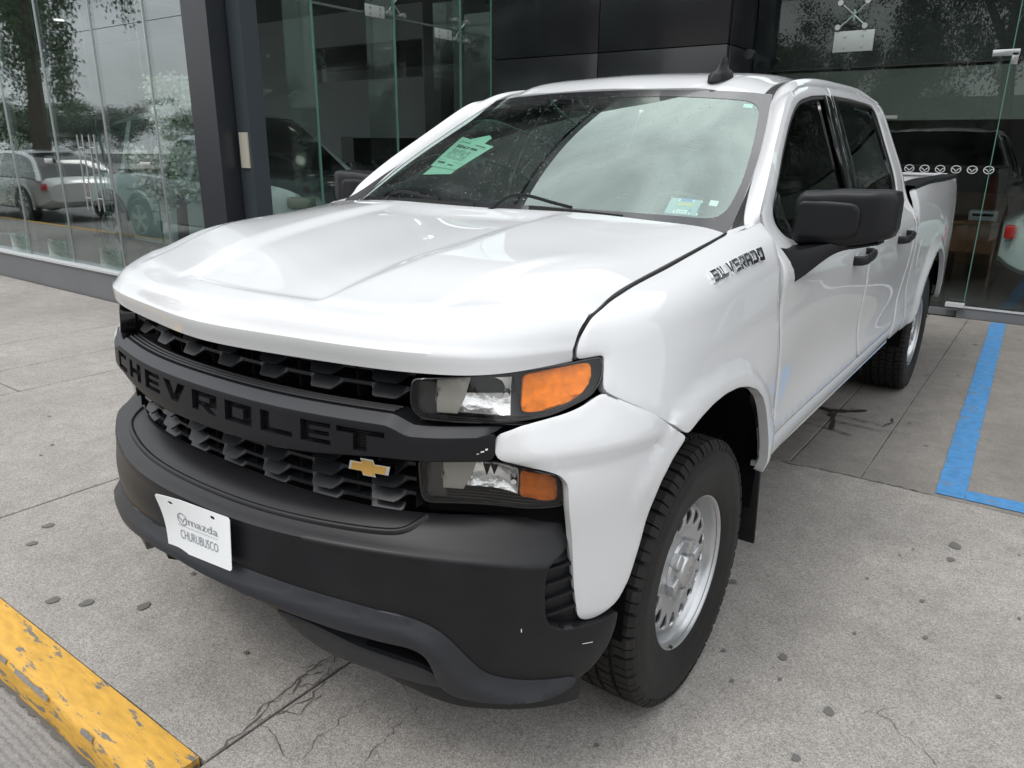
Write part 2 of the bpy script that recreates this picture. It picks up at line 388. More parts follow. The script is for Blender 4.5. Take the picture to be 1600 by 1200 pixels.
# windshield, half: u = fraction across, v = 0 base to 1 top
_wu = [0, .35, .7, .9, 1.0]
_ws = [
 [(0,.225,1.322),(.30,.242,1.320),(.60,.295,1.310),(.76,.355,1.298),(.828,.405,1.286)],
 [(0,.505,1.490),(.28,.520,1.487),(.565,.568,1.476),(.722,.628,1.463),(.795,.675,1.452)],
 [(0,.775,1.635),(.26,.788,1.631),(.525,.832,1.620),(.672,.886,1.606),(.740,.925,1.596)],
 [(0,1.060,1.768),(.24,1.068,1.765),(.48,1.103,1.757),(.61,1.148,1.748),(.67,1.182,1.741)],
]
WIND = Net([0, .33, .66, 1.0], _wu, _ws)
# roof, half: u across, v front to back
_ru = [0, .4, .75, .93, 1.0]
def _rr(y, zc, zs, xe, dy=0.0):
    return [(0, y, zc), (.27, y+.01*dy, zc-.006), (.50, y+.05*dy, zc-.024), (.60, y+.10*dy, zc-.045), (xe, y+.13*dy, zs)]
_roof = [_rr(1.070, 1.779, 1.746, .668, 1), _rr(1.17, 1.817, 1.778, .665, .9), _rr(1.37, 1.855, 1.808, .66, .6), _rr(1.80, 1.886, 1.838, .655, .2),
         _rr(2.25, 1.884, 1.838, .65), _rr(2.70, 1.860, 1.825, .645), _rr(2.89, 1.825, 1.795, .64)]
ROOF = Net([0, .1, .29, .69, 1.14, 1.55, 1.70], _ru, _roof)

# bumper, half: u = across from the centre round the corner, v = down from the grille shelf
_bu = [0, .30, .55, .72, .87, .99, 1.10, 1.20]
_bump = [
 [(0,-.792,.752),(.30,-.777,.750),(.55,-.716,.750),(.69,-.646,.756),(.80,-.578,.766),(.865,-.512,.768),(.915,-.44,.768),(.935,-.37,.768)],
 [(0,-.862,.733),(.296,-.836,.732),(.546,-.758,.731),(.69,-.688,.733),(.817,-.610,.733),(.882,-.540,.733),(.928,-.45,.733),(.945,-.375,.733)],
 [(0,-.933,.700),(.302,-.902,.697),(.560,-.815,.690),(.704,-.745,.684),(.845,-.657,.680),(.912,-.573,.674),(.955,-.476,.672),(.970,-.388,.672)],
 [(0,-.947,.620),(.303,-.915,.617),(.563,-.825,.612),(.706,-.752,.607),(.848,-.663,.604),(.917,-.577,.604),(.961,-.48,.604),(.975,-.390,.604)],
 [(0,-.938,.540),(.303,-.907,.538),(.562,-.818,.532),(.705,-.746,.523),(.848,-.659,.520),(.92,-.577,.520),(.965,-.48,.520),(.978,-.390,.520)],
 [(0,-.915,.440),(.30,-.886,.440),(.55,-.800,.435),(.70,-.730,.425),(.835,-.648,.420),(.91,-.570,.420),(.955,-.48,.420),(.968,-.390,.420)],
 [(0,-.890,.340),(.29,-.862,.340),(.53,-.778,.335),(.69,-.708,.325),(.815,-.630,.320),(.885,-.560,.320),(.93,-.48,.320),(.943,-.390,.320)],
]
_bv, _bump = _tight([0, .13, .295, .45, .62, .82, 1.0], _bump, .295, .030, .030)
BUMP = Net(_bv, _bu, _bump)

# grille plane: u = x, v = height, both halves
_fx = [0, .30, .55, .66, .76]; _fy = [-.852, -.832, -.775, -.735, -.672]
_fu = [-x for x in _fx[:0:-1]]+_fx; _fyy = _fy[:0:-1]+_fy
FRONT = Net([.6, .9, 1.2], _fu, [[(x, y+d, z) for x, y in zip(_fu, _fyy)] for z, d in ((.6, -.02), (.9, 0), (1.2, .02))])

# doors and cab side as one surface: u = y, v = z
_dy = [.3, .8, 1.3, 1.9, 2.5, 2.95]; _dz = [.42, .50, .62, .75, .90, 1.00, 1.10, 1.20, 1.28, 1.40, 1.55, 1.70, 1.79, 1.85]
_lo = [SIDE([y+1.1]*7, _V[:7])[:, 0] for y in _dy]
_gg = [[(x-.010*max(0, y-2.1)/.8-.02*max(0, 1.3-y)) for y in _dy] for x in _gx[1:]]
_dx = [[_lo[j][i] for j in range(6)] for i in range(7)]+[[.986, .987, .987, .987, .987, .987]]+_gg
DOOR = Net(_dz, _dy, [[(_dx[i][j], _dy[j], _dz[i]) for j in range(6)] for i in range(14)])
def full(net):
    """both halves of a half surface, u from -umax to umax"""
    Q = net.P[:, :0:-1].copy(); Q[..., 0] *= -1
    return Net(net.v, np.concatenate([-net.u[:0:-1], net.u]), np.concatenate([Q, net.P], 1))
HOODF, WINDF, ROOFF, BUMPF = full(HOOD), full(WIND), full(ROOF), full(BUMP)
def emblem_ring(cx, cy, r, fn, name, m, par, ax=1.0):
    mb = MB(); n = 36
    def band(pts_o, pts_i):
        k = len(pts_o); mb.add([fn(*p) for p in pts_o]+[fn(*p) for p in pts_i], [(i, i+1, k+i+1, k+i) for i in range(k-1)])
    A_ = np.linspace(0, 2*math.pi, n+1); band([(cx+r*ax*math.cos(a), cy+r*math.sin(a)) for a in A_], [(cx+r*ax*.86*math.cos(a), cy+r*.84*math.sin(a)) for a in A_])
    w = [(-.92, .30), (-.55, .26), (-.25, .02), (0, -.42), (.25, .02), (.55, .26), (.92, .30)]; w2 = [(-.88, .12), (-.60, .10), (-.33, -.13), (0, -.62), (.33, -.13), (.60, .10), (.88, .12)]
    band([(cx+a*r*ax, cy+b*r) for a, b in w], [(cx+a*r*ax, cy+b*r) for a, b in w2])
    return mb.out(name, m, par, None)
# ================= ground =================
def concrete(name, base, agg=.30, scale=260, blotch=.12, ribs=False, warm=(1.0, .955, .895)):
    m = bpy.data.materials.new(name); m.use_nodes = True; t = m.node_tree; b = t.nodes['Principled BSDF']; b.inputs['Roughness'].default_value = .88; b.inputs['Specular IOR Level'].default_value = .25
    co = t.nodes.new('ShaderNodeTexCoord'); A = lambda k: t.nodes.new(k); K = t.links.new
    geo = A('ShaderNodeNewGeometry')
    def noise(s, d=5, r=.6):
        n = A('ShaderNodeTexNoise'); n.inputs['Scale'].default_value = s; n.inputs['Detail'].default_value = d; n.inputs['Roughness'].default_value = r; K(geo.outputs['Position'], n.inputs['Vector']); return n.outputs['Fac']
    def rng_(v, a, b_, c, d):
        n = A('ShaderNodeMapRange'); n.inputs[1].default_value = a; n.inputs[2].default_value = b_; n.inputs[3].default_value = c; n.inputs[4].default_value = d; K(v, n.inputs[0]); return n.outputs[0]
    def mul(a, b_):
        n = A('ShaderNodeMath'); n.operation = 'MULTIPLY'; K(a, n.inputs[0]); K(b_, n.inputs[1]); return n.outputs[0]
    vo = A('ShaderNodeTexVoronoi'); vo.inputs['Scale'].default_value = scale; K(geo.outputs['Position'], vo.inputs['Vector'])
    sp = A('ShaderNodeSeparateColor'); K(vo.outputs['Color'], sp.inputs[0])
    f = mul(rng_(sp.outputs[0], 0, 1, 1-agg, 1+agg), rng_(noise(1.3, 6), .3, .7, 1-blotch, 1+blotch))
    f = mul(f, rng_(noise(.45, 5, .6), .35, .65, .90, 1.09)); f = mul(f, rng_(noise(2.6, 9, .8), .55, .75, 1.0, .80)); f = mul(f, rng_(noise(9, 6, .7), .3, .7, .88, 1.12)); f = mul(f, rng_(noise(70, 3), .3, .7, .90, 1.08))
    f = mul(f, rng_(noise(4.2, 8, .75), .58, .72, 1.0, .82)); f = mul(f, rng_(noise(38, 2), .66, .74, 1.0, .72))
    sc = A('ShaderNodeVectorMath'); sc.operation = 'SCALE'; sc.inputs[0].default_value = [base*w for w in warm]; K(f, sc.inputs['Scale'])
    # pinkish and bluish chips in the aggregate
    mx = A('ShaderNodeMix'); mx.data_type = 'RGBA'; mx.blend_type = 'MULTIPLY'; K(rng_(sp.outputs[1], .6, 1, 0, .8), mx.inputs['Factor']); K(sc.outputs[0], mx.inputs['A']); mx.inputs['B'].default_value = (1.0, .93, .86, 1)
    K(mx.outputs['Result'], b.inputs['Base Color'])
    bp = A('ShaderNodeBump'); bp.inputs['Strength'].default_value = .55; bp.inputs['Distance'].default_value = .002
    h = noise(scale*.9, 3)
    if ribs:
        w = A('ShaderNodeTexWave'); w.wave_type = 'BANDS'; w.bands_direction = 'Y'; w.inputs['Scale'].default_value = 14; w.inputs['Distortion'].default_value = 2.5; w.inputs['Detail'].default_value = 3; w.inputs['Detail Scale'].default_value = 4
        K(geo.outputs['Position'], w.inputs['Vector']); ad = A('ShaderNodeMath'); ad.operation = 'MULTIPLY_ADD'; ad.inputs[1].default_value = 1.6; K(w.outputs['Fac'], ad.inputs[0]); K(h, ad.inputs[2]); h = ad.outputs[0]; bp.inputs['Distance'].default_value = .004
    K(h, bp.inputs['Height']); K(bp.outputs[0], b.inputs['Normal'])
    return m
CONC = concrete('exposed aggregate concrete', .31, .34, 300, .12)
CONC2 = concrete('worn floated concrete', .225, .10, 160, .16, warm=(1.0, .945, .88))
ROADM = concrete('ribbed street concrete', .235, .12, 200, .12, ribs=True, warm=(1, .98, .96))
JOINT = mat('joint dirt', (.035, .033, .03), .95)
CRACK = mat('crack', (.11, .103, .092), .95)
STAIN = mat('old gum stain', (.13, .128, .12), .8)
OIL = mat('oil stain', (.045, .043, .04), .45)
box('ground', (0, 20, -.62), (260, 260, 1.0), JOINT, kind='structure')
box('road', (0, -16.15, -.35), (240, 30, .50), ROADM, kind='structure')
pav = box('pavement', (-4, 2.8, -.09), (40, 7.55, .06), JOINT, kind='structure')
def slab(x0, x1, y0, y1, m=CONC, g=.005, dz=0.):
    n = 6; mb = MB(); x0 += g; x1 -= g; y0 += g; y1 -= g
    jit = lambda: random.uniform(-.0015, .0015)
    top = []
    for (ax, ay), (bx, by) in (((x0, y0), (x1, y0)), ((x1, y0), (x1, y1)), ((x1, y1), (x0, y1)), ((x0, y1), (x0, y0))):
        k = max(2, int(math.hypot(bx-ax, by-ay)/.12)); 
        for i in range(k): top.append((ax+(bx-ax)*i/k+jit(), ay+(by-ay)*i/k+jit(), dz))
    N_ = len(top); cx, cy = (x0+x1)/2, (y0+y1)/2
    ins_ = [(x+(.004 if x < cx else -.004), y+(.004 if y < cy else -.004), dz) for x, y, z in top]; low = [(x, y, dz-.003) for x, y, z in top]; bot = [(x, y, -.058) for x, y, z in top]
    V_ = ins_+low+bot; F_ = [tuple(range(N_))]+[(N_+i, N_+(i+1) % N_, (i+1) % N_, i) for i in range(N_)]+[(2*N_+i, 2*N_+(i+1) % N_, N_+(i+1) % N_, N_+i) for i in range(N_)]
    return mk('concrete_slab', V_, F_, m, pav, 20)
for x0, x1 in ((-24, -18), (-18, -12), (-12, -8.2), (-8.2, -5.05)): slab(x0, x1, -1.02, .05); slab(x0, x1, .05, 1.90)
slab(-5.05, -4.25, -1.02, .05); slab(-5.05, -4.25, .05, 1.90); slab(-4.25, -3.65, -1.02, .05); slab(-4.25, -3.65, .05, 1.90)
slab(-3.65, -1.83, -1.02, 1.95); slab(-1.83, .085, -1.02, 1.95); slab(.085, 3.9, -3.2, 1.95); slab(3.9, 8, -3.2, 1.95)
slab(-4.25, -2.2, 1.95, 6.58, CONC2); slab(-2.2, .72, 1.95, 6.58, CONC2); slab(.72, 1.06, 1.95, 6.58, CONC2, g=.0015); slab(1.06, 3.9, 1.95, 6.58, CONC2, g=.0015); slab(3.9, 8, 1.95, 6.58, CONC2)
# kerb with worn yellow paint
def worn_paint(name, col, under, lo=.60, hi=.64, scale=9, streak=(1, 1, 1)):
    m = bpy.data.materials.new(name); m.use_nodes = True; t = m.node_tree; b = t.nodes['Principled BSDF']; b.inputs['Roughness'].default_value = .62
    geo = t.nodes.new('ShaderNodeNewGeometry'); mp_ = t.nodes.new('ShaderNodeMapping'); mp_.inputs['Scale'].default_value = streak; t.links.new(geo.outputs['Position'], mp_.inputs[0])
    n = t.nodes.new('ShaderNodeTexNoise'); n.inputs['Scale'].default_value = scale; n.inputs['Detail'].default_value = 9; n.inputs['Roughness'].default_value = .72; t.links.new(mp_.outputs[0], n.inputs['Vector'])
    sz = t.nodes.new('ShaderNodeSeparateXYZ'); t.links.new(geo.outputs['Normal'], sz.inputs[0])
    ad = t.nodes.new('ShaderNodeMath'); ad.operation = 'MULTIPLY_ADD'; ad.inputs[1].default_value = -.03; ab = t.nodes.new('ShaderNodeMath'); ab.operation = 'ABSOLUTE'; t.links.new(sz.outputs[2], ab.inputs[0]); t.links.new(ab.outputs[0], ad.inputs[0]); t.links.new(n.outputs['Fac'], ad.inputs[2])
    mr = t.nodes.new('ShaderNodeMapRange'); mr.inputs[1].default_value = lo; mr.inputs[2].default_value = hi; t.links.new(ad.outputs[0], mr.inputs[0])
    n2 = t.nodes.new('ShaderNodeTexNoise'); n2.inputs['Scale'].default_value = 22; n2.inputs['Detail'].default_value = 5; t.links.new(mp_.outputs[0], n2.inputs['Vector'])
    m2 = t.nodes.new('ShaderNodeMapRange'); m2.inputs[1].default_value = .3; m2.inputs[2].default_value = .7; m2.inputs[3].default_value = .80; m2.inputs[4].default_value = 1.1; t.links.new(n2.outputs['Fac'], m2.inputs[0])
    sc = t.nodes.new('ShaderNodeVectorMath'); sc.operation = 'SCALE'; sc.inputs[0].default_value = col; t.links.new(m2.outputs[0], sc.inputs['Scale'])
    mx_ = t.nodes.new('ShaderNodeMix'); mx_.data_type = 'RGBA'; t.links.new(mr.outputs[0], mx_.inputs['Factor']); t.links.new(sc.outputs[0], mx_.inputs['A']); mx_.inputs['B'].default_value = (*under, 1); t.links.new(mx_.outputs['Result'], b.inputs['Base Color'])
    bp = t.nodes.new('ShaderNodeBump'); bp.inputs['Strength'].default_value = .6; bp.inputs['Distance'].default_value = .004; bp.invert = True; t.links.new(ad.outputs[0], bp.inputs['Height']); t.links.new(bp.outputs[0], b.inputs['Normal'])
    return m
YEL = worn_paint('worn yellow kerb paint', (.66, .37, .055), (.17, .155, .13), .535, .57, 13, (.6, 2.4, 2.4))
BLU = worn_paint('blue stall paint', (.07, .25, .52), (.20, .19, .17), .52, .66, 9)
rows = []
xk = np.arange(-24, .0851, .03)
for x in xk:
    j = lambda a: (math.sin(x*9.1)*.4+math.sin(x*23.7+1)*.35+math.sin(x*51+2)*.25)*a
    rows.append([(x, -1.021, -.06), (x, -1.021, .002), (x, -1.09, .003), (x, -1.140+j(.003), .001), (x, -1.151+j(.005), -.006+j(.002)), (x, -1.157+j(.005), -.020), (x, -1.160+j(.004), -.108)])
kb = grid('kerb', rows, YEL, ang=60, flip=True, kind='structure')
mk('kerb_end', rows[-1], [tuple(range(7))], YEL, kb)
V_ = []; xr = np.arange(-6, .08, .008)
for x in xr:
    w0 = .004+.005*abs(math.sin(x*31)*math.sin(x*77+1))+random.uniform(0, .004); V_ += [(x, -1.1525+w0*.45-.002, .0012), (x, -1.1555, -.0055), (x, -1.1590, -.009-random.uniform(0, .002)-w0*.25)]
mk('chipped_edge', V_, [f for i in range(len(xr)-1) if math.sin(xr[i]*19)+math.sin(xr[i]*47+2)+math.sin(xr[i]*7.3)+random.uniform(-.4, .4) > .1 for f in ((3*i, 3*i+3, 3*i+4, 3*i+1)[::-1], (3*i+1, 3*i+4, 3*i+5, 3*i+2)[::-1])], CONC2, kb, 60)
V_ = []
for x in xr: w0 = .006+.010*abs(math.sin(x*17)*math.sin(x*41+1))+random.uniform(0, .004); V_ += [(x, -1.158, -.094), (x, -1.160-w0, -.0965)]
mk('gutter_dirt', V_, [(2*i, 2*i+2, 2*i+3, 2*i+1)[::-1] for i in range(len(xr)-1)], CRACK, kb, 60)
slab2 = box('driveway_edge', (4.1, -3.3, -.05), (8.0, .18, .09), CONC, pav)
# blue stall lines, 4 mm sheets
def stripe(pts, name='stall_line'):
    q_ = loopres(np.array(pts, float), .05, 0); pts = [(x+random.uniform(-.0035, .0035), y+random.uniform(-.0035, .0035)) for x, y in q_]
    return mk(name, [(x, y, .004) for x, y in pts], [tuple(range(len(pts)))], BLU, pav)
stripe([(1.386, 1.975), (1.508, 1.978), (1.375, 6.54), (1.252, 6.53)]); stripe([(1.508, 1.978), (3.9, 2.045), (3.9, 2.165), (1.505, 2.098)])
# cracks, stains
ZC = [0]
def ribbon(pts, w, m, name, z=.0025, amp=.010):
    ZC[0] += 1; z = .0022+.00006*ZC[0]
    P_ = [np.array(pts[0], float)]
    for a, b in zip(pts[:-1], pts[1:]):
        a, b = np.array(a, float), np.array(b, float); n = max(2, int(np.linalg.norm(b-a)/.018)); d = (b-a)/np.linalg.norm(b-a); nr = np.array([-d[1], d[0]])
        P_ += [a+(b-a)*i/n+nr*random.uniform(-1, 1)*amp*(i < n) for i in range(1, n+1)]
    V_ = []; F_ = []
    for i, p in enumerate(P_):
        t = P_[min(i+1, len(P_)-1)]-P_[max(i-1, 0)]; t = t/np.linalg.norm(t); nr = np.array([-t[1], t[0]]); ww = w*.75*random.uniform(.2, 1.3)*(1 if 0 < i < len(P_)-1 else .2)
        V_ += [(*(p+nr*ww), z), (*(p-nr*ww), z)]
    return mk(name, V_, [(2*i, 2*i+1, 2*i+3, 2*i+2) for i in range(len(P_)-1)], m, pav)
for p, w in (([(.083, -1.0), (.067, -.86), (.036, -.738), (.018, -.629), (.022, -.531), (.039, -.479)], .0035), ([(.074, -.855), (.157, -.853), (.218, -.879), (.282, -.898)], .002),
          ([(.074, -.855), (.118, -.711), (.102, -.638), (.085, -.56), (.099, -.493)], .003), ([(.368, -.457), (.394, -.505), (.396, -.6), (.407, -.711), (.422, -.795)], .0016),
          ([(.239, -.493), (.346, -.508), (.356, -.477)], .0016), ([(1.468, .244), (1.528, .195), (1.581, .161), (1.615, .144), (1.642, .11)], .0013), ([(1.428, .189), (1.476, .247), (1.525, .306)], .0008),
          ([(.285, -.87), (.259, -.806), (.265, -.743), (.244, -.666), (.272, -.58)], .0013), ([(-1.83, -.2), (-1.6, -.05), (-1.2, .02)], .0015), ([(.55, 1.90), (.9, 1.94), (1.37, 1.955)], .006),
          ([(.06, -.86), (.03, -.80), (.06, -.72), (.02, -.66), (.06, -.60)], .004), ([(.02, -.70), (.08, -.66), (.06, -.56)], .0025), ([(.08, -.80), (.15, -.76), (.13, -.66)], .002), ([(-.02, -.63), (.05, -.55), (.01, -.45), (.06, -.36)], .003)):
    ribbon(p, w, CRACK, 'crack')
def blob(c, r, m, name, z=.003, el=1.5):
    ZC[0] += 1; z = .0022+.00006*ZC[0]
    a0 = random.uniform(0, 3); k = 22; return mk(name, [(c[0]+r*(1+.18*math.sin(3*a+a0)+.1*math.sin(7*a))*math.cos(a), c[1]+r*el*(1+.18*math.sin(2*a+a0))*math.sin(a), z) for a in np.linspace(0, 2*math.pi, k, endpoint=False)], [tuple(range(k))], m, pav)
for c, r in (((1.175, .322), .013), ((1.357, .155), .014), ((1.331, -.08), .011), ((1.527, 1.467), .022), ((1.528, 1.329), .014), ((1.2, .208), .006), ((.89, .649), .013), ((1.331, .591), .006), ((-1.0, -.947+.03), .018), ((-.889, -.854), .018), ((-.71, -.744), .018), ((-1.59, -.675), .018), ((-1.483, -.783), .016), ((1.483, .938), .008), ((1.749, .52), .007)): blob(c, r, STAIN, 'ground_stain')
for _ in range(60): blob((random.uniform(-4, 3.2), random.uniform(-.9, 1.9)), random.uniform(.003, .008), STAIN, 'ground_stain')
for _ in range(16): blob((random.uniform(.75, 1.3), random.uniform(2.2, 5.5)), random.uniform(.006, .02), STAIN, 'ground_stain', el=.6)
for p, w in (([(.60, 2.93), (.683, 2.90), (.78, 2.96), (.869, 3.04)], .035), ([(.70, 2.86), (.74, 2.75), (.775, 2.56)], .025), ([(.64, 2.85), (.80, 2.83), (.95, 2.82), (1.01, 2.79)], .006), ([(.66, 2.70), (.85, 2.72), (1.02, 2.70)], .006), ([(.62, 2.58), (.80, 2.55), (.90, 2.52)], .007), ([(1.0, 2.80), (1.04, 2.90), (1.02, 2.98)], .008), ([(.62, 2.66), (.70, 2.64)], .006)):
    ribbon(p, w, OIL, 'oil_streak', amp=.004)

# ================= dealership =================
BLK = mat('dark anodised metal', (.022, .025, .031), .32, metal=.2, coat=.25, coat_rough=.2)
PANELM = mat('black composite panel', (.012, .012, .015), .30, coat=.3, coat_rough=.15)
GREYM = mat('grey painted plinth', (.16, .165, .175), .5, var=(2, .08))
TRIMW = mat('pale metal trim', (.52, .53, .54), .4)
STNL = mat('stainless fitting', (.55, .56, .56), .28, metal=.8)
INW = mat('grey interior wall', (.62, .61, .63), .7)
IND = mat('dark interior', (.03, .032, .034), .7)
FLR = mat('polished showroom floor', (.10, .10, .105), .16, coat=.3)
WOODW = mat('orange wood wall', (.30, .13, .04), .5, var=(3, .25))
WOODD = mat('brown desk wood', (.22, .09, .035), .45, var=(5, .2))
EDGE = mat('green glass edge', (.10, .22, .18), .2, coat=.5)
B = empty('dealership_building', label='dark glass fronted car dealership behind the white pickup', cat='building')
HT = 7.6
# floors, roof slab, back walls
box('showroom_floor', (-13.2, 6.1, -.02), (17.6, 8.2, .05), FLR, B); box('showroom_floor', (2.5, 11.3, -.02), (15, 9.2, .05), FLR, B)
box('roof', (-13.2, 6.2, HT+.15), (17.9, 8.6, .3), BLK, B); box('roof', (1.5, 11.3, HT+.15), (17, 9.4, .3), BLK, B)
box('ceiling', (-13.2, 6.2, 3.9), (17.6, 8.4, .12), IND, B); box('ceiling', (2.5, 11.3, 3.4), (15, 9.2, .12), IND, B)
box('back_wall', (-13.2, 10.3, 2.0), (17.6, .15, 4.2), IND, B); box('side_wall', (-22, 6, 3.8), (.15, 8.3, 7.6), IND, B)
# mezzanine front with a long window
for c, d in (((-13.6, 8.5, 2.19), (16.6, .12, 1.00)), ((-13.6, 8.5, 3.60), (16.6, .12, .62)), ((-16.2, 8.5, 2.99), (11.4, .12, .60)), ((-6.4, 8.5, 2.99), (2.6, .12, .60))): box('mezzanine_wall', c, d, INW, B)
box('mezzanine_window', (-9.1, 8.56, 2.99), (2.9, .03, .6), GLOSSB, B)
box('inner_pillar', (-9.8, 8.2, .85), (.8, .3, 1.7), INW, B)
# plinth under the street front glass
box('plinth', (-13.1, 2.02, .14), (17.5, .22, .29), GREYM, B); box('plinth_sill', (-13.1, 1.955, .297), (17.5, .13, .02), TRIMW, B)
# street front panes with fins
xs = [-4.37, -5.0, -5.9, -6.95, -8.0, -9.1, -10.3, -11.6, -13.2, -15.2, -17.6, -20.2, -21.9]
for a, b in zip(xs[:-1], xs[1:]):
    w = a-b-.012; box('glass_pane', ((a+b)/2, 2.0, 3.95), (w, .014, HT-.32), SHOPGLASS2, B)
    box('pane_joint', (b, 1.988, 3.95), (.010, .012, HT-.32), STNL, B); box('glass_fin', (b, 2.22, 3.95), (.014, .40, HT-.32), SHOPGLASS, B); box('fin_edge', (b, 2.425, 3.95), (.016, .008, HT-.32), EDGE, B)
for x in (-7.05, -5.15, -9.1): MB().box((x-.09, 1.975, 1.36), (.17, .012, .05), bev=.003).out('patch_fitting', STNL, B)
for x in (-7.05, -5.9, -5.0, -8.0):
    mb = MB().box((x-.25, 1.982, .42), (.42, .008, .20), bev=.002)
    for i in range(4):
        for j in range(2): mb.cyl((x-.40+.10*i, 1.979, .37+.10*j), (x-.40+.10*i, 1.968, .37+.10*j), .010)
    mb.out('clamp_plate', SHOPGLASS, B)
# door pulls
for x in (-6.35, -6.12):
    mb = MB(); 
    for d in (0, .10): mb.cyl((x+d, 1.93, .90), (x+d, 1.93, 1.62), .007)
    mb.cyl((x, 1.93, 1.50), (x+.10, 1.93, 1.50), .006).cyl((x, 1.93, 1.02), (x+.10, 1.93, 1.02), .006); mb.out('door_pull', STNL, B)
# corner column
box('corner_column', (-4.20, 2.10, 3.8), (.34, .30, HT), BLK, B); box('corner_column', (-3.935, 2.20, 3.8), (.17, .16, HT), mat('column side metal', (.05, .062, .072), .35, metal=.2, coat=.2), B)
box('switch_plate', (-3.93, 2.112, 1.50), (.11, .012, .28), mat('beige plate', (.42, .41, .34), .5), B)
box('inner_column', (-12.2, 3.9, 2.0), (.4, .4, 4.0), BLK, B); box('inner_column', (-6.6, 7.6, 2.0), (.34, .3, 4.0), BLK, B)
# return wall of glass with stiffening fins
for a, b in ((2.30, 3.20), (3.20, 4.27), (4.27, 5.33), (5.33, 5.90)):
    box('glass_pane', (-4.30, (a+b)/2, 3.9), (.014, b-a-.012, HT-.2), SHOPGLASS, B); box('pane_joint', (-4.292, b, 3.9), (.012, .012, HT-.2), EDGE, B)
    box('glass_fin', (-4.50, b, 3.9), (.38, .014, HT-.2), SHOPGLASS, B); box('fin_edge', (-4.10-.18, b, 3.9), (.01, .018, HT-.2), EDGE, B)
box('return_sill', (-4.30, 4.1, .05), (.10, 3.6, .10), GREYM, B)
box('transom_rail', (-4.33, 4.1, 2.80), (.03, 3.6, .018), STNL, B)
def spider(c, ax, plate_c, pd):
    mb = MB(); c = Vector(c); o = Vector((0, -.05, 0)) if ax == 'x' else Vector((.05, 0, 0))
    for sa, sb in ((1, 1), (1, -1), (-1, 1), (-1, -1)):
        e = c+(Vector((sa*.125, 0, sb*.11)) if ax == 'x' else Vector((0, sa*.10, sb*.10))); mb.cyl(c-o, e-o*.6, .011, .008); mb.cyl(e-o*.9, e+o*.35, .026, .026, 16)
    mb.cyl(c+Vector((0, 0, .05))-o, c-Vector((0, 0, .05))-o, .014); mb.out('glass_spider', STNL, B)
    m2 = MB().box(plate_c, pd, bev=.002)
    for i in (-1, 1):
        for j in (-1, 1):
            d = Vector((i*pd[0]*.22, -pd[1]*.6, j*pd[2]*.26)) if ax == 'x' else Vector((pd[0]*.6, i*pd[1]*.26, j*pd[2]*.26)); n_ = Vector((0, -.006, 0)) if ax == 'x' else Vector((.006, 0, 0))
            m2.cyl(Vector(plate_c)+d, Vector(plate_c)+d+n_, .010, .010, 8, 1)
    m2.out('clamp_plate', None, B, mats=[mat('frosted plate', (.34, .38, .36), .4), STNL])
spider((-4.27, 4.30, 2.93), 'y', (-4.28, 4.00, 2.82), (.012, .26, .11)); spider((-4.27, 5.35, 2.80), 'y', (-4.28, 5.03, 2.73), (.012, .28, .10))
# black panelled pier: separate cladding panels with open joints
for i, (x0, x1) in enumerate(((-4.28, -2.82), (-2.81, -1.36))):
    for z0, z1 in ((.02, 1.28), (1.29, 2.535), (2.545, 3.80), (3.81, 5.06), (5.07, 6.32), (6.33, 7.60)):
        MB().box(((x0+x1)/2, 5.93, (z0+z1)/2), (x1-x0, .05, z1-z0), bev=.003).out('cladding_panel', PANELM, B)
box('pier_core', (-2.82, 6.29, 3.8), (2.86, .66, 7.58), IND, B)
for z0, z1 in ((.02, 1.28), (1.29, 2.535), (2.545, 3.80), (3.81, 5.06), (5.07, 7.60)): MB().box((-1.365, 6.30, (z0+z1)/2), (.03, .66, z1-z0), bev=.003).out('cladding_panel', PANELM, B)
# right hand shop front
YR = 6.66
box('sill', (3.3, YR, .05), (4.7, .14, .10), GREYM, B); box('sill_trim', (3.3, YR-.07, .108), (4.7, .02, .016), TRIMW, B); box('threshold_box', (.925, YR-.09, .125), (.16, .08, .035), TRIMW, B); box('sill', (-.2, YR+.02, .03), (2.3, .10, .06), GREYM, B)
for x0, x1, z0, z1 in ((-1.34, .985, .12, 2.335), (-1.34, .985, 2.345, 5.0), (.997, 3.2, .12, 2.36), (.997, 3.2, 2.37, 5.0), (3.21, 5.6, .12, 5.0), (-1.34, 5.6, 5.01, 7.5)):
    box('glass_pane', ((x0+x1)/2, YR, (z0+z1)/2), (x1-x0, .014, z1-z0), SHOPGLASS, B)
box('pane_joint', (.991, YR-.004, 2.5), (.008, .016, 4.8), EDGE, B); box('pane_joint', (-.18, YR-.004, 2.34), (2.32, .016, .009), SEAL, B); box('pane_joint', (2.1, YR-.004, 2.365), (2.2, .016, .009), SEAL, B)
box('steel_post', (-1.28, YR+.2, 3.8), (.12, .12, 7.4), BLK, B); box('steel_post', (5.65, YR+.1, 3.8), (.2, .2, 7.6), BLK, B)
spider((-.40, YR-.02, 2.82), 'x', (-.365, YR-.016, 2.578), (.37, .014, .19))
MB().box((.945, YR-.014, 2.40), (.21, .024, .055), bev=.004).box((1.02, YR-.014, 2.35), (.05, .024, .10), bev=.004).out('patch_fitting', STNL, B)
MB().cyl((.83, YR-.01, 2.93), (.83, YR-.05, 2.93), .035).out('glass_bolt', STNL, B); MB().cyl((-1.25, YR-.35, 2.47), (-1.25, YR-.45, 2.47), .05).out('bulkhead_lamp', BLK, B)
box('track_clip', (.07, YR-.012, 1.87), (.13, .016, .03), STNL, B)
def wall_pt(a, b): return Vector((a, YR-.010, b))
WHT = mat('white vinyl', (.68, .70, .70), .5)
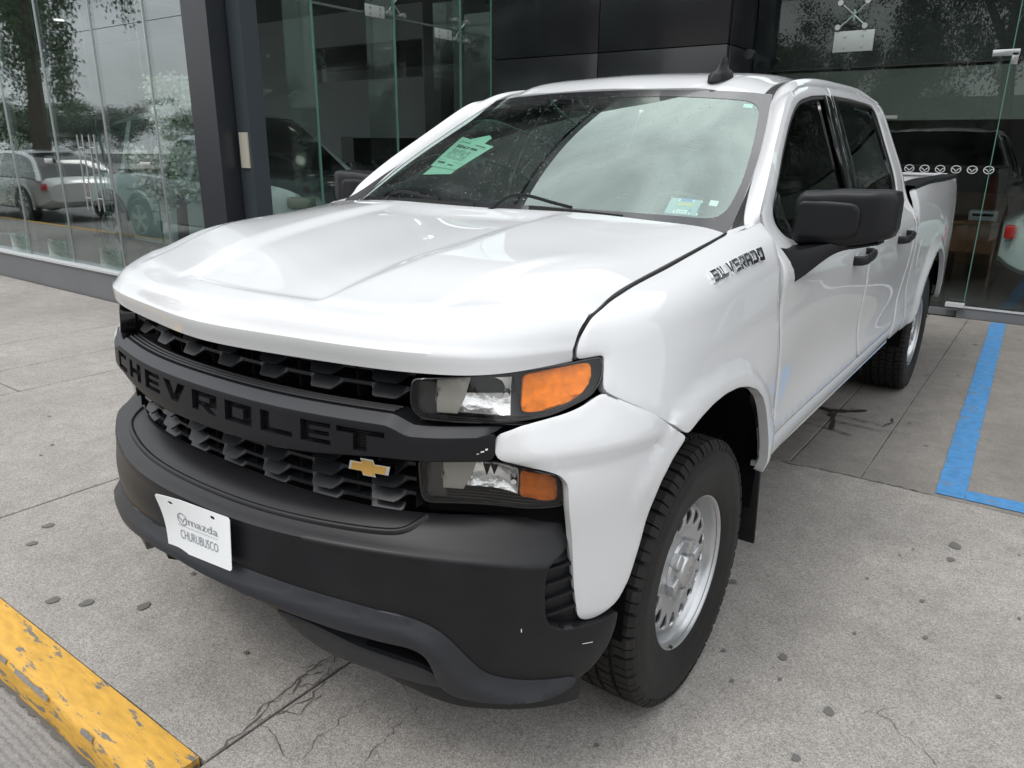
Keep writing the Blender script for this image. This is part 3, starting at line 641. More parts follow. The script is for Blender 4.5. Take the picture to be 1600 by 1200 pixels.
for k in range(7): emblem_ring(.18+.134*k, 1.392, .036, wall_pt, 'window_emblem', WHT, B, 1.22)
# inside the right hand room
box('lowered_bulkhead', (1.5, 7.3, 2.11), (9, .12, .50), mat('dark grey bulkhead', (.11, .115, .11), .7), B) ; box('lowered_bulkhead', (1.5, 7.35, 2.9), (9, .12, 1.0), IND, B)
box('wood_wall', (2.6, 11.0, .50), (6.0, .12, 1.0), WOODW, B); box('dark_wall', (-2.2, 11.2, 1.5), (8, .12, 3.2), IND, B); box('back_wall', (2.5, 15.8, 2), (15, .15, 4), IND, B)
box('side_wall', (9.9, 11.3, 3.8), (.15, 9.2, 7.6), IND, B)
"""sep"""
# flat furniture in the right hand room
dk = empty('office_desk', (.78, 9.2, .005), label='brown wooden desk inside the right hand shop window', cat='desk', group=None)
box('desk_top', (0, 0, .74), (.52, .9, .04), WOODD, dk, bev=.004); box('side_panel', (-.24, 0, .36), (.03, .86, .72), WOODD, dk); box('side_panel', (.24, 0, .36), (.03, .86, .72), WOODD, dk); box('modesty_panel', (0, -.38, .56), (.46, .02, .34), WOODD, dk)
pr = empty('paper_tray', (.84, 8.98, .767), label='small white box standing on the brown desk inside the window', cat='box'); MB().box((0, 0, .06), (.30, .22, .12), bev=.01).out('body', TRIMW, pr); box('slot', (0, -.113, .07), (.22, .004, .03), DARK, pr)

# ---- simple but whole cars ----
def car(name, loc, rz, L_, W_, H_, paint, kind, label, cat, lower=None):
    t = empty(name, loc, rz, label=label, cat=cat)   # heading +x
    hw = W_/2
    if kind == 'pickup': st_ = [(-L_/2, .50, 1.10, .90), (-L_/2+.04, .42, 1.16, .97), (-L_/2+.9, .34, 1.17, 1.0), (-.4, .32, 1.12, 1.0), (.9, .32, 1.10, 1.0), (L_/2-1.2, .34, 1.10, 1.0), (L_/2-.5, .36, 1.06, .97), (L_/2-.12, .40, .95, .88), (L_/2, .48, .78, .72)]; gh = [(-.75, 0), (-.70, .9), (-.45, 1.0), (.55, 1.0), (.85, .93), (1.55, 0)]
    elif kind == 'suv': st_ = [(-L_/2, .45, .80, .78), (-L_/2+.06, .36, 1.02, .92), (-L_/2+.6, .30, 1.08, 1.0), (-.3, .28, 1.06, 1.0), (.8, .28, 1.09, 1.0), (L_/2-.9, .30, 1.08, 1.0), (L_/2-.40, .32, 1.035, .96), (L_/2-.12, .34, .97, .86), (L_/2, .42, .80, .70)]; gh = [(-L_/2+.12, 0), (-L_/2+.45, .82), (-1.1, .97), (-.2, 1.0), (.35, .93), (1.15, 0)]
    else: st_ = [(-L_/2, .45, .80, .76), (-L_/2+.08, .34, .93, .90), (-L_/2+.6, .28, .96, 1.0), (-.3, .26, .95, 1.0), (.8, .26, .97, 1.0), (L_/2-.9, .28, .93, .98), (L_/2-.35, .30, .84, .92), (L_/2-.10, .34, .72, .84), (L_/2, .40, .60, .70)]; gh = [(-L_/2+.15, 0), (-L_/2+.6, .75), (-1.0, .95), (-.2, 1.0), (.3, .92), (1.25, 0)]
    xs_ = [s[0] for s in st_]; xx = np.linspace(xs_[0], xs_[-1], 44); S_ = np.stack([np.interp(xx, xs_, [s[i] for s in st_]) for i in (1, 2, 3)], 1)
    for _ in range(2): S_[1:-1] = .5*S_[1:-1]+.25*(S_[:-2]+S_[2:])
    rows = []
    for x, (zb, zt, wf) in zip(xx, S_):
        w = hw*wf; rows.append([(x, -w*.80, zb), (x, -w*.98, zb+.06), (x, -w*1.0, zb+.22), (x, -w*.985, (zb+zt)/2+.05), (x, -w*1.0, zt-.16), (x, -w*.95, zt-.04), (x, -w*.80, zt+.005), (x, -w*.4, zt+.022), (x, 0, zt+.028), (x, w*.4, zt+.022), (x, w*.80, zt+.005), (x, w*.95, zt-.04), (x, w*1.0, zt-.16), (x, w*.985, (zb+zt)/2+.05), (x, w*1.0, zb+.22), (x, w*.98, zb+.06), (x, w*.80, zb)])
    nu_ = 17; V_ = [p for r in rows for p in r]; F_ = []; Mi = []
    for j in range(len(rows)-1):
        for i in range(nu_):
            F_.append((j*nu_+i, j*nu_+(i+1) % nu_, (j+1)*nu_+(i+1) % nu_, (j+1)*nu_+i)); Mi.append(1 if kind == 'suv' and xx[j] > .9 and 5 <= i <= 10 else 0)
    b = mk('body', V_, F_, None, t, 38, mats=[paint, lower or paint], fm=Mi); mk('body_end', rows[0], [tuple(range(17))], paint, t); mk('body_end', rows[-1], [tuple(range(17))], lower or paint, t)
    belt = lambda x: float(np.interp(x, xx, S_[:, 1])); gx = np.linspace(gh[0][0], gh[-1][0], 36); gz = np.interp(gx, [g[0] for g in gh], [g[1] for g in gh])
    for _ in range(2): gz[1:-1] = .5*gz[1:-1]+.25*(gz[:-2]+gz[2:])
    rg = []
    for x, k in zip(gx, gz):
        z0 = belt(x)-.02; z1 = z0+(H_-z0)*k; w0 = hw*.93; w1 = hw*(.93-.21*k); rg.append([(x, -w0, z0), (x, -w1-.01, z0+(z1-z0)*.90), (x, -w1*.90, z1), (x, -w1*.4, z1+.015*k), (x, w1*.4, z1+.015*k), (x, w1*.90, z1), (x, w1+.01, z0+(z1-z0)*.90), (x, w0, z0)])
    V_ = [p for r in rg for p in r]; F_ = []; Mi = []
    for j in range(35):
        for i in range(7):
            F_.append((j*8+i, j*8+i+1, (j+1)*8+i+1, (j+1)*8+i)); k = (gz[j]+gz[j+1])/2; xm = (gx[j]+gx[j+1])/2
            Mi.append(0 if (i in (1, 5) or (i in (2, 3, 4) and k > .9) or (i in (0, 6) and (k < .12 or abs(xm+.05) < .06 or (kind == 'suv' and abs(xm+1.15) < .06)))) else 1)
    mk('cabin', V_, F_, None, t, 30, mats=[paint, GLOSSB], fm=Mi)
    for wx in (-L_/2+(.80 if kind != 'pickup' else 1.05), L_/2-.88):
        for s in (-1, 1):
            y0, y1 = s*(hw-.20), s*(hw+.004); r_ = .36 if kind != 'sedan' else .33
            w = MB().cyl((wx, y0, r_+.02), (wx, y1, r_+.02), r_, r_-.02, 36).out('wheel', RUBBER, t, 40)
            rim = MB(); 
            for q in range(5):
                a = 2*math.pi*q/5+.3; rim.box((wx+.55*r_*math.cos(a)*.62, y1+s*.004, r_+.02+.55*r_*math.sin(a)*.62), (r_*.62, .02, .055), rot=Matrix.Rotation(-a, 3, 'Y'), bev=.006)
                rim.box((wx+.55*r_*math.cos(a+.25)*.9, y1+s*.004, r_+.02+.55*r_*math.sin(a+.25)*.9), (r_*.42, .02, .022), rot=Matrix.Rotation(-a-.2, 3, 'Y'))
            rim.cyl((wx, y1, r_+.02), (wx, y1+s*.02, r_+.02), .06)
            n = 30; A_ = np.linspace(0, 2*math.pi, n+1); rim.add([(wx+q_*math.cos(a), y1+s*.012, r_+.02+q_*math.sin(a)) for q_ in (r_*.70, r_*.64) for a in A_], [(i, i+1, n+2+i, n+1+i) for i in range(n)]); rim.out('rim', STEEL, w)
            ar = MB(); A_ = np.linspace(-.15, math.pi+.15, 25); ro, ri = r_+.13, r_-.01
            ar.add([(wx+q_*math.cos(a), s*(hw+.002), r_+.03+q_*math.sin(a)) for q_ in (ro-.045, ri) for a in A_], [(i, i+1, 26+i, 25+i) for i in range(24)]); ar.out('wheel_arch', DARK, t)
            ar = MB(); ar.add([(wx+q_*math.cos(a), s*(hw+o_), r_+.03+q_*math.sin(a)) for q_, o_ in ((ro, -.01), (ro-.01, .012), (ro-.045, .008)) for a in A_], [(i, i+1, 26+i, 25+i) for i in range(24)]+[(25+i, 26+i, 51+i, 50+i) for i in range(24)]); ar.out('arch_trim', lower or paint, t)
    for s in (-1, 1):
        f = L_/2; zt = belt(f-.3)
        MB().box((f-.20, s*(hw*.78), zt-.14), (.26, .30, .10), rot=Matrix.Rotation(-s*.55, 3, 'Z'), bev=.03).out('headlight', LAMPIN, t)
        MB().box((-f+.06, s*(hw*.86), belt(-f+.3)-.18), (.10, .10, .32 if kind == 'pickup' else .14), bev=.02).out('tail_lamp', RED, t)
        MB().box((.95, s*(hw+.09), belt(.9)+.03), (.12, .20, .13), bev=.03).out('door_mirror', lower or paint, t)
        for hx_ in (-.15, -.85): MB().box((hx_, s*(hw+.01), belt(0)-.17), (.18, .03, .03), bev=.008).out('door_handle', CHROME, t)
    MB().box((L_/2-.03, 0, .66), (.10, W_*.56, .36), bev=.03).out('grille', GLOSSB, t)
    if kind == 'pickup':
        box('side_step', (.1, -hw-.04, .36), (2.0, .12, .04), STEEL, t, bev=.01); box('bed_opening', (-L_/2+.85, 0, 1.19), (1.45, W_*.80, .02), DARK, t)
    return t
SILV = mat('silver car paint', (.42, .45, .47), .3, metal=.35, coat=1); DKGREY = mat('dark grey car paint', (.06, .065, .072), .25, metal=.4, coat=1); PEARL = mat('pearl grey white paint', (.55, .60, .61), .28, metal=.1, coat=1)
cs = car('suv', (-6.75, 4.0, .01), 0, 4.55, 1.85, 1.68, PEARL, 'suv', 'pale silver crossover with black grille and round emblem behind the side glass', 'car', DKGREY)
emblem_ring(0, 0, .085, lambda a, b: Vector((2.30, a, .92+b)), 'front_emblem', CHROME, cs, 1.25); cs.scale = (1, 1, 1.13)
# bonnet in the darker reflection colour of that car
car('silver_pickup', (-9.9, -2.15, -.10), .0, 5.2, 1.9, 1.78, SILV, 'pickup', 'silver double cab pickup with red tail lamp parked at the kerb', 'pickup truck')
car('white_hatchback', (-17.6, -2.2, -.10), math.pi, 4.2, 1.75, 1.48, mat('white hatchback paint', (.62, .62, .60), .3, coat=1), 'sedan', 'white hatchback parked at the kerb behind the silver pickup', 'car')
car('dark_sedan', (-10.5, 6.05, .01), math.pi, 4.5, 1.8, 1.42, DKGREY, 'sedan', 'dark grey saloon with spoked wheels inside the left showroom', 'car')
car('white_coupe', (3.28, 8.45, .01), .08, 4.4, 1.8, 1.40, PEARL, 'sedan', 'white car seen tail first inside the right hand shop window', 'car')
# ---- blossoming trees in the showroom ----
PETAL = mat('white blossom', (.95, .95, .90), .7); LEAFG = mat('young green leaf', (.17, .26, .06), .6); BARKM = mat('brown bark', (.09, .065, .05), .9)
def blossom(loc, rad, z0, z1, n, label):
    t = empty('blossom_tree', loc, label=label, cat='tree')
    mb = MB().cyl((0, 0, .30), (.05, .0, z0+.15), .065, .045).cyl((.05, 0, z0+.15), (-.03, .02, z0+.6), .045, .02)
    tips = []
    for k in range(26):
        a = random.uniform(0, 6.28); h = random.uniform(z0, z1); rr_ = rad*math.sqrt(max(.1, 1-((h-(z0+z1)*.5)/((z1-z0)*.56))**2))*random.uniform(.55, 1.1); e = Vector((rr_*math.cos(a), rr_*math.sin(a), h)); s0 = Vector((.03, 0, z0+random.uniform(0, .5)*(z1-z0))); mb.cyl(s0, e, .009, .003, 5); tips += [s0.lerp(e, f) for f in (.35, .55, .75, .9, 1.0)]
    mb.out('trunk', BARKM, t); MB().cyl((0, 0, .01), (0, 0, .32), .17, .22, 20).out('pot', GREYM, t)
    mb = MB()
    for k in range(n):
        c = random.choice(tips)+Vector([random.gauss(0, .045) for _ in range(3)]); s_ = random.uniform(.012, .025); q = Vector([random.gauss(0, 1) for _ in range(3)]).to_track_quat('Z', 'Y')
        g_ = random.random() < .06; pts = [c+q @ Vector((s_*math.cos(a)*(1.6 if g_ else 1), s_*math.sin(a), 0)) for a in (0, 1.57, 3.14, 4.71)]; mb.add(pts, [(0, 1, 2, 3)], 1 if g_ else 0)
    mb.out('crown', None, t, None, mats=[PETAL, LEAFG]); return t
blossom((-5.82, 2.60, 0), .40, .95, 2.15, 26000, 'white blossoming tree with brown trunk behind glass beside the corner column')
blossom((-10.4, 2.75, 0), .38, .75, 1.95, 4000, 'white blossoming tree at the far left edge of the showroom glass')
# ================= across the street, seen in the reflections =================
LV = [mat('tree leaf '+str(i), c, .6) for i, c in enumerate(((.035, .06, .018), (.05, .085, .025), (.025, .045, .016)))]
def leafmesh(n, seed, rx=1., rz=1.):
    r_ = np.random.default_rng(seed); nc = 110; cen = r_.normal(0, .42, (nc, 3)); cen[:, 2] *= rz; k = r_.integers(0, nc, n); P_ = cen[k]+r_.normal(0, .085, (n, 3)); V_ = []; F_ = []
    d = r_.normal(0, 1, (n, 3)); d /= np.linalg.norm(d, axis=1)[:, None]; e = np.cross(d, r_.normal(0, 1, (n, 3))); e /= np.linalg.norm(e, axis=1)[:, None]; s_ = r_.uniform(.012, .026, n)[:, None]
    V_ = np.stack([P_-d*s_, P_+e*s_*.5, P_+d*s_, P_-e*s_*.5], 1).reshape(-1, 3); F_ = np.arange(4*n).reshape(-1, 4)
    me = bpy.data.meshes.new('crown'); me.from_pydata(V_.tolist(), [], F_.tolist()); return me
LM = []
for i in range(3):
    me = leafmesh(32000, 40+i, rz=[1.0, 1.25, .9][i]); me.materials.append(LV[i]); LM.append(me)
tm = MB().cyl((0, 0, 0), (.05, 0, .55), .035, .022, 8).cyl((.05, 0, .55), (.18, .05, .85), .02, .01, 6).cyl((.05, 0, .55), (-.14, -.06, .9), .02, .01, 6).cyl((.05, 0, .5), (.02, .12, 1.0), .02, .01, 6)
me_t = mk('trunk_src', tm.V, tm.F, BARKM).data; bpy.data.objects.remove(bpy.data.objects['trunk_src'])
def tree(x, y, h, w, i, label):
    t = empty('street_tree', (x, y, -.1), random.uniform(0, 6), label=label % ('tall' if h > 11 else 'medium' if h > 8 else 'low', ORD[i]), cat='tree', group='trees across the street')
    a = bpy.data.objects.new('trunk', me_t); COL.objects.link(a); a.parent = t; a.scale = (h*.8, h*.8, h*.72)
    b = bpy.data.objects.new('crown', LM[i % 3]); COL.objects.link(b); b.parent = t; b.location = (0, 0, h*.64); b.scale = (w*.62, w*.62, h*.40)
ORD = ['first', 'second', 'third', 'fourth', 'fifth', 'sixth', 'seventh', 'eighth', 'ninth', 'tenth', 'eleventh', 'twelfth', 'thirteenth']
TL_ = '%s leafy tree across the road mirrored in the right glass, %s of its row'
for k, (x, y, h, w) in enumerate(((-8.5, -20, 6.5, 4.5), (-4.4, -21, 9.0, 4.5), (-.6, -19, 12.5, 5.5), (4.2, -20, 13, 5.5), (8.8, -20, 11, 5.5), (-12, -26, 7, 6), (-18, -27, 6.5, 6), (-24, -29, 7, 7), (13.5, -22, 10, 6), (-30, -26, 7, 7))): tree(x, y, h, w, k, TL_)
for k, (x, y, h, w) in enumerate(((-22.6, -4.5, 10.5, 3.0), (-70, -30, 5.0, 10), (-84, -28, 5, 12), (-95, -36, 6, 12), (-62, -36, 5, 9))): tree(x, y, h, w, k+1, '%s dark tree along the road mirrored in the left glass, %s of its row')
# overhead trolley wires
for y_, z_ in ((-7, 6.0), (-7.6, 6.0), (-12, 6.1)):
    o = MB(); o.cyl((-60, y_, z_), (40, y_, z_+.2), .014, .014, 5); tag(o.out('overhead_wire', SEAL), {-7: 'nearest', -7.6: 'middle', -12: 'farthest'}[y_]+' of the overhead trolley wires above the street', 'wire', 'overhead wires')
fb = MB().box((-10, -34, 2.2), (90, 1, 4.4)); tag(fb.out('street_wall', mat('far grey buildings', (.16, .15, .14), .8, var=(.5, .3))), 'low grey building line across the street', 'building')
# lit ceiling downlights in both rooms
LAMP = bpy.data.materials.new('lit lamp'); LAMP.use_nodes = True; LAMP.node_tree.nodes['Principled BSDF'].inputs['Emission Color'].default_value = (1, .95, .85, 1); LAMP.node_tree.nodes['Principled BSDF'].inputs['Emission Strength'].default_value = 2.5
for (x, y, z) in ((-6.2, 6.2, 3.82), (-9.0, 4.2, 3.82), (-12.5, 4.6, 3.82), (-7.5, 6.9, 3.82), (-11, 7.2, 3.82), (-15, 6, 3.82), (.4, 9.2, 3.32), (3.2, 9.4, 3.32), (5.6, 10, 3.32)):
    d = MB().cyl((x, y, z), (x, y, z+.03), .09, .09, 20).out('downlight', LAMP, B)
# ================= the pickup =================
T = empty('pickup_truck', label='white crew cab pickup truck with black grille and bumper parked on the concrete', cat='pickup truck')
ss = lambda t: np.clip(t, 0, 1)**2*(3-2*np.clip(t, 0, 1))
class Plane:
    """flat domain u,v lifted by a depth function"""
    def __init__(s, fn): s.fn = fn
    def __call__(s, u, v): return np.array([s.fn(a, b) for a, b in zip(np.atleast_1d(u), np.atleast_1d(v))], float)
    def normal(s, u, v, e=1e-3):
        u = np.atleast_1d(u); v = np.atleast_1d(v); a = s(u+e, v)-s(u-e, v); b = s(u, v+e)-s(u, v-e); n = np.cross(a, b)
        return n/np.linalg.norm(n, axis=1)[:, None]

# ---- hood ----
def hood_grid():
    uu = np.concatenate([np.linspace(-1, 1, 141)]); vv = np.concatenate([[0, .006, .015, .026, .034, .045], np.linspace(.06, 1.18, 92)])
    U, Vv = np.meshgrid(uu, vv); P = HOODF(U.ravel(), Vv.ravel()); Nn = HOODF.normal(U.ravel(), Vv.ravel())
    Nn *= np.sign(Nn[:, 2:3]); a = np.abs(U.ravel()); v = Vv.ravel()
    # raised side panels either side of a lower middle, and a second crease nearer the edge
    c1 = .31+.05*ss((v-.2)/.9); w1 = .045+.075*ss((v-.17)/.25)*(1-.55*ss((v-.5)/.6))
    d = -.015*(1-ss((a-c1)/w1))*ss((v-.150)/.028)*(1-ss((v-.98)/.2))
    c2 = .68+.12*ss((v-.15)/.6)
    d += -.007*ss((a-c2)/.055)*ss((v-.13)/.05)*(1-ss((v-.42)/.25))
    P = P+Nn*d[:, None]; P = P.reshape(len(vv), len(uu), 3)
    # edges roll under
    def ring(P, s, dz, dy): Q = P.copy(); return Q
    V = P.reshape(-1, 3).tolist(); F = []; nu, nv = len(uu), len(vv)
    for j in range(nv-1):
        for i in range(nu-1): F.append((j*nu+i, j*nu+i+1, (j+1)*nu+i+1, (j+1)*nu+i))
    bd = [i for i in range(nu)]+[j*nu+nu-1 for j in range(1, nv)]+[(nv-1)*nu+i for i in range(nu-2, -1, -1)]+[j*nu for j in range(nv-2, 0, -1)]
    c = np.array([0, -.1, 1.1]); b1 = len(V)
    for k in bd:
        p = np.array(V[k]); q = p+np.array([-.010*np.sign(p[0])*(abs(p[0]) > .8), .012 if p[1] < -.42 else 0, -.026 if p[1] > -.42 else .004]); V.append(q.tolist())
    n = len(bd)
    for q in range(n): F.append((bd[(q+1) % n], bd[q], b1+q, b1+(q+1) % n))
    return V, F
V, F = hood_grid(); mk('hood', V, F, PAINT, T, 40)

# ---- fascia corners, fenders ----
FENDER = [(.581, 1.106), (.5790, 1.133), (.582, 1.16), (.588, 1.186), (.604, 1.2155), (.628, 1.2435), (.661, 1.260), (.711, 1.277), (.742, 1.283), (.813, 1.286), (.897, 1.286), (1.021, 1.287), (1.153, 1.2905), (1.326, 1.2925), (1.438, 1.297), (1.462, 1.312), (1.622, 1.302),
          (1.604, 1.25), (1.585, 1.19), (1.583, 1.146), (1.602, 1.00), (1.616, .834), (1.606, .70), (1.600, .60), (1.598, .535),
          (1.583, .535), (1.572, .60), (1.545, .68), (1.510, .747), (1.470, .803), (1.420, .850), (1.350, .889), (1.263, .916), (1.190, .931), (1.121, .9355), (1.06, .930), (1.00, .915), (.947, .894),
          (.86, .9445), (.7576, .9915), (.70, 1.015), (.650, 1.037), (.655, 1.06), (.661, 1.112), (.61, 1.107)]
def arch_flare(u, v):
    r = np.hypot(u-1.11, v-.42); ra = np.where(u < 1.11, np.interp(v, [.50, .66, .81, .89, .935], [.41, .405, .474, .50, .515]), .522)
    return .010*(1-ss((r-(ra+.040))/.016))
def fend_off(u, v):  # flare round the wheel opening and the soft shoulder line above it
    return arch_flare(u, v)*ss((v-.53)/.06)+.008*ss((v-1.12)/.06)*(1-ss((v-1.22)/.05))*ss((u-.75)/.3)+.007*np.exp(-((u-.59)/.06)**2)*ss((v-1.10)/.03)
panel('fender', SIDE, [FENDER], PAINT, T, th=.03, step=.022, ostep=.011, mirror=True, offf=fend_off)
FASCIA = [(.395, .966), (.45, .984), (.4984, .9925), (.545, 1.000), (.584, 1.0095), (.6372, 1.030), (.69, 1.011), (.7576, .984), (.86, .937), (.940, .890), (.885, .855), (.845, .812), (.812, .74), (.7875, .664),
          (.755, .585), (.7209, .537), (.690, .520), (.6605, .511), (.635, .511), (.616, .522), (.604, .60), (.590, .7212), (.580, .80), (.576, .865), (.555, .887), (.5156, .900), (.45, .910), (.404, .916), (.394, .935)]
def fas_off(u, v): return .019*ss((v-.903)/.022)*(1-ss((u-.78)/.14))*ss((u-.385)/.10)+arch_flare(u, v)*ss((v-.70)/.14)
panel('front_corner_panel', SIDE, [FASCIA], PAINT, T, off=.001, th=.035, step=.016, ostep=.010, mirror=True, offf=fas_off)

# dark strip standing in for the shade in the hood and fender shut line
hg = spl(range(13), np.array([(.5775, 1.106), (.574, 1.133), (.579, 1.188), (.597, 1.221), (.622, 1.249), (.658, 1.2665), (.710, 1.284), (.741, 1.290), (.855, 1.2925), (1.021, 1.294), (1.20, 1.298), (1.36, 1.300), (1.444, 1.306)]), np.linspace(0, 12, 90))
for sx in (1, -1):
    P_ = SIDE(hg[:, 0], hg[:, 1]); N_ = SIDE.normal(hg[:, 0], hg[:, 1]); N_ *= np.sign(N_[:, :1]); P_ = (P_-N_*.0045)*[sx, 1, 1]
    sweep('hood_gap_shade', P_, circ(.0042, 6), SEAL, T)
# ---- cab frame, roof ----
Ii = [SIDE([1.445], [1.296])[0]]+[WIND([1.0], [v])[0] for v in (.06, .24, .43, .63, .82, .92)]+[ROOF([1.0], [v])[0] for v in (.05, .24, .60, 1.10, 1.45, 1.70)]
Oo = [SIDE([1.618], [1.297])[0]]+[DOOR([y], [z])[0] for y, z in ((.512, 1.372), (.643, 1.465), (.778, 1.548), (.947, 1.646), (1.106, 1.733), (1.195, 1.757), (1.285, 1.778), (1.470, 1.800), (1.807, 1.815), (2.269, 1.831), (2.62, 1.829), (2.90, 1.80))]
tt = np.linspace(0, 12, 90); I2 = spl(range(13), np.array(Ii), tt); O2 = spl(range(13), np.array(Oo), tt); rows = []
for k in range(90):
    w = O2[k]-I2[k]; tan = O2[min(k+1, 89)]-O2[max(k-1, 0)]; n = np.cross(tan, w); n /= np.linalg.norm(n); n *= np.sign(n[0]*.6+n[2]*.8); r = [I2[k]-n*.02]
    bul = .009+.009*ss((k-38)/14)
    for s in np.linspace(0, 1, 9): r.append(I2[k]+w*s+n*(bul*math.sin(math.pi*(s*.86+.10))-bul*.2))
    r.append(O2[k]-n*.02); rows.append(r)
for sx in (1, -1): grid('cab_frame', [[(sx*p[0], p[1], p[2]) for p in r] for r in rows], PAINT, T, flip=(sx > 0), ang=50)
uu = np.linspace(-.962, .962, 61); vv = np.linspace(0, 1.70, 50); Ug, Vg = np.meshgrid(uu, vv); P = ROOFF(Ug.ravel(), Vg.ravel()).reshape(50, 61, 3)
P[..., 2] -= .004*(np.exp(-((np.abs(Ug)-.42)/.03)**2)+np.exp(-(Ug/.03)**2)*0)*ss((Vg-.25)/.1)
P = np.concatenate([P[:1]-[0, -.004, .012], P], 0); P = np.concatenate([P[:, :1]-[[[-.003, 0, .012]]], P, P[:, -1:]-[[[.003, 0, .012]]]], 1)
grid('roof', P, PAINT, T, ang=50)
for sx in (1, -1):
    grid('roof_ditch_molding', [[p*[sx, 1, 1]-[0, 0, .006] for p in ROOF([u]*40, np.linspace(-.01, 1.66, 40))] for u in (.955, .985, 1.01)], SEAL, T, flip=(sx < 0))
# shark fin aerial
fin = []
for t, (w, h, y0) in enumerate([(.036, -.01, 0), (.034, .012, .003), (.026, .024, .018), (.012, .034, .052), (.0075, .058, .080), (.005, .080, .098), (.0015, .086, .106)]):
    L1 = [.20, .195, .175, .125, .085, .062, .052][t]
    fin.append([(.44+w*math.cos(a), 1.135+y0+L1*.5*(1+math.sin(a)), 1.803+h+.15*(y0+L1*.5*(1+math.sin(a)))*(1-.75*h/.086)) for a in np.linspace(0, 2*math.pi, 24, endpoint=False)])
grid('roof_antenna', fin, PLAST, T, close_u=True, ang=60)

# black filler at the foot of each pillar, beside the screen
for sx in (1, -1):
    g_ = []
    for k in range(1, 22):
        w_ = .42*(1-ss((k-6)/15)); r_ = rows[k]; c_ = np.array([0, .9, .9]); line = []
        for s_ in np.linspace(.0, w_, 5):
            q_ = s_*8; i_ = int(q_); p_ = r_[1+i_]*(1-(q_-i_))+r_[2+i_]*(q_-i_); line.append(((p_[0]+.0035)*sx, p_[1]-.002, p_[2]+.0035))
        g_.append(line)
    grid('pillar_foot_trim', g_, SEAL, T, flip=(sx > 0), ang=60)
# ---- doors ----
BCUT = [(1.790, 1.806), (1.752, 1.778), (1.700, 1.65), (1.668, 1.535), (1.660, 1.388), (1.668, 1.25), (1.678, 1.15), (1.700, 1.05), (1.725, .93), (1.735, .80), (1.737, .656)]
DF = [(.503, .656), (.516, .72), (.520, .834), (.506, 1.00), (.489, 1.146), (.491, 1.19), (.508, 1.25), (.526, 1.30), (.5215, 1.340), (.527, 1.3705), (.655, 1.4607), (.790, 1.5425), (.957, 1.6404), (1.06, 1.700), (1.125, 1.732), (1.20, 1.753), (1.29, 1.7705), (1.4719, 1.7924), (1.62, 1.800)]+BCUT
WF = [(.730, 1.262), (.655, 1.285), (.617, 1.322), (.610, 1.352), (.635, 1.385), (.7008, 1.4358), (.8395, 1.5273), (.999, 1.6212), (1.09, 1.668), (1.153, 1.6957), (1.21, 1.7166), (1.277, 1.7326), (1.4537, 1.7557), (1.715, 1.7723), (1.735, 1.765), (1.69, 1.65), (1.658, 1.535), (1.650, 1.388), (1.654, 1.285), (1.640, 1.272), (1.2, 1.262)]
DR = [(a+.007, b) for a, b in BCUT][::-1]+[(1.803, 1.8085), (2.05, 1.818), (2.2687, 1.8242), (2.50, 1.825), (2.65, 1.821), (2.74, 1.810), (2.795, 1.785), (2.825, 1.73), (2.840, 1.62), (2.842, 1.50), (2.835, 1.38), (2.815, 1.25), (2.80, 1.10), (2.775, .95), (2.72, .82), (2.63, .71), (2.56, .656)]
WR = [(1.752, 1.765), (1.766, 1.7745), (2.1221, 1.7814), (2.50, 1.779), (2.62, 1.7737), (2.668, 1.755), (2.684, 1.70), (2.679, 1.62), (2.669, 1.551), (2.658, 1.417), (2.645, 1.345), (2.60, 1.312), (2.45, 1.302), (1.72, 1.280), (1.680, 1.284), (1.672, 1.30), (1.668, 1.388), (1.678, 1.535), (1.70, 1.62)]
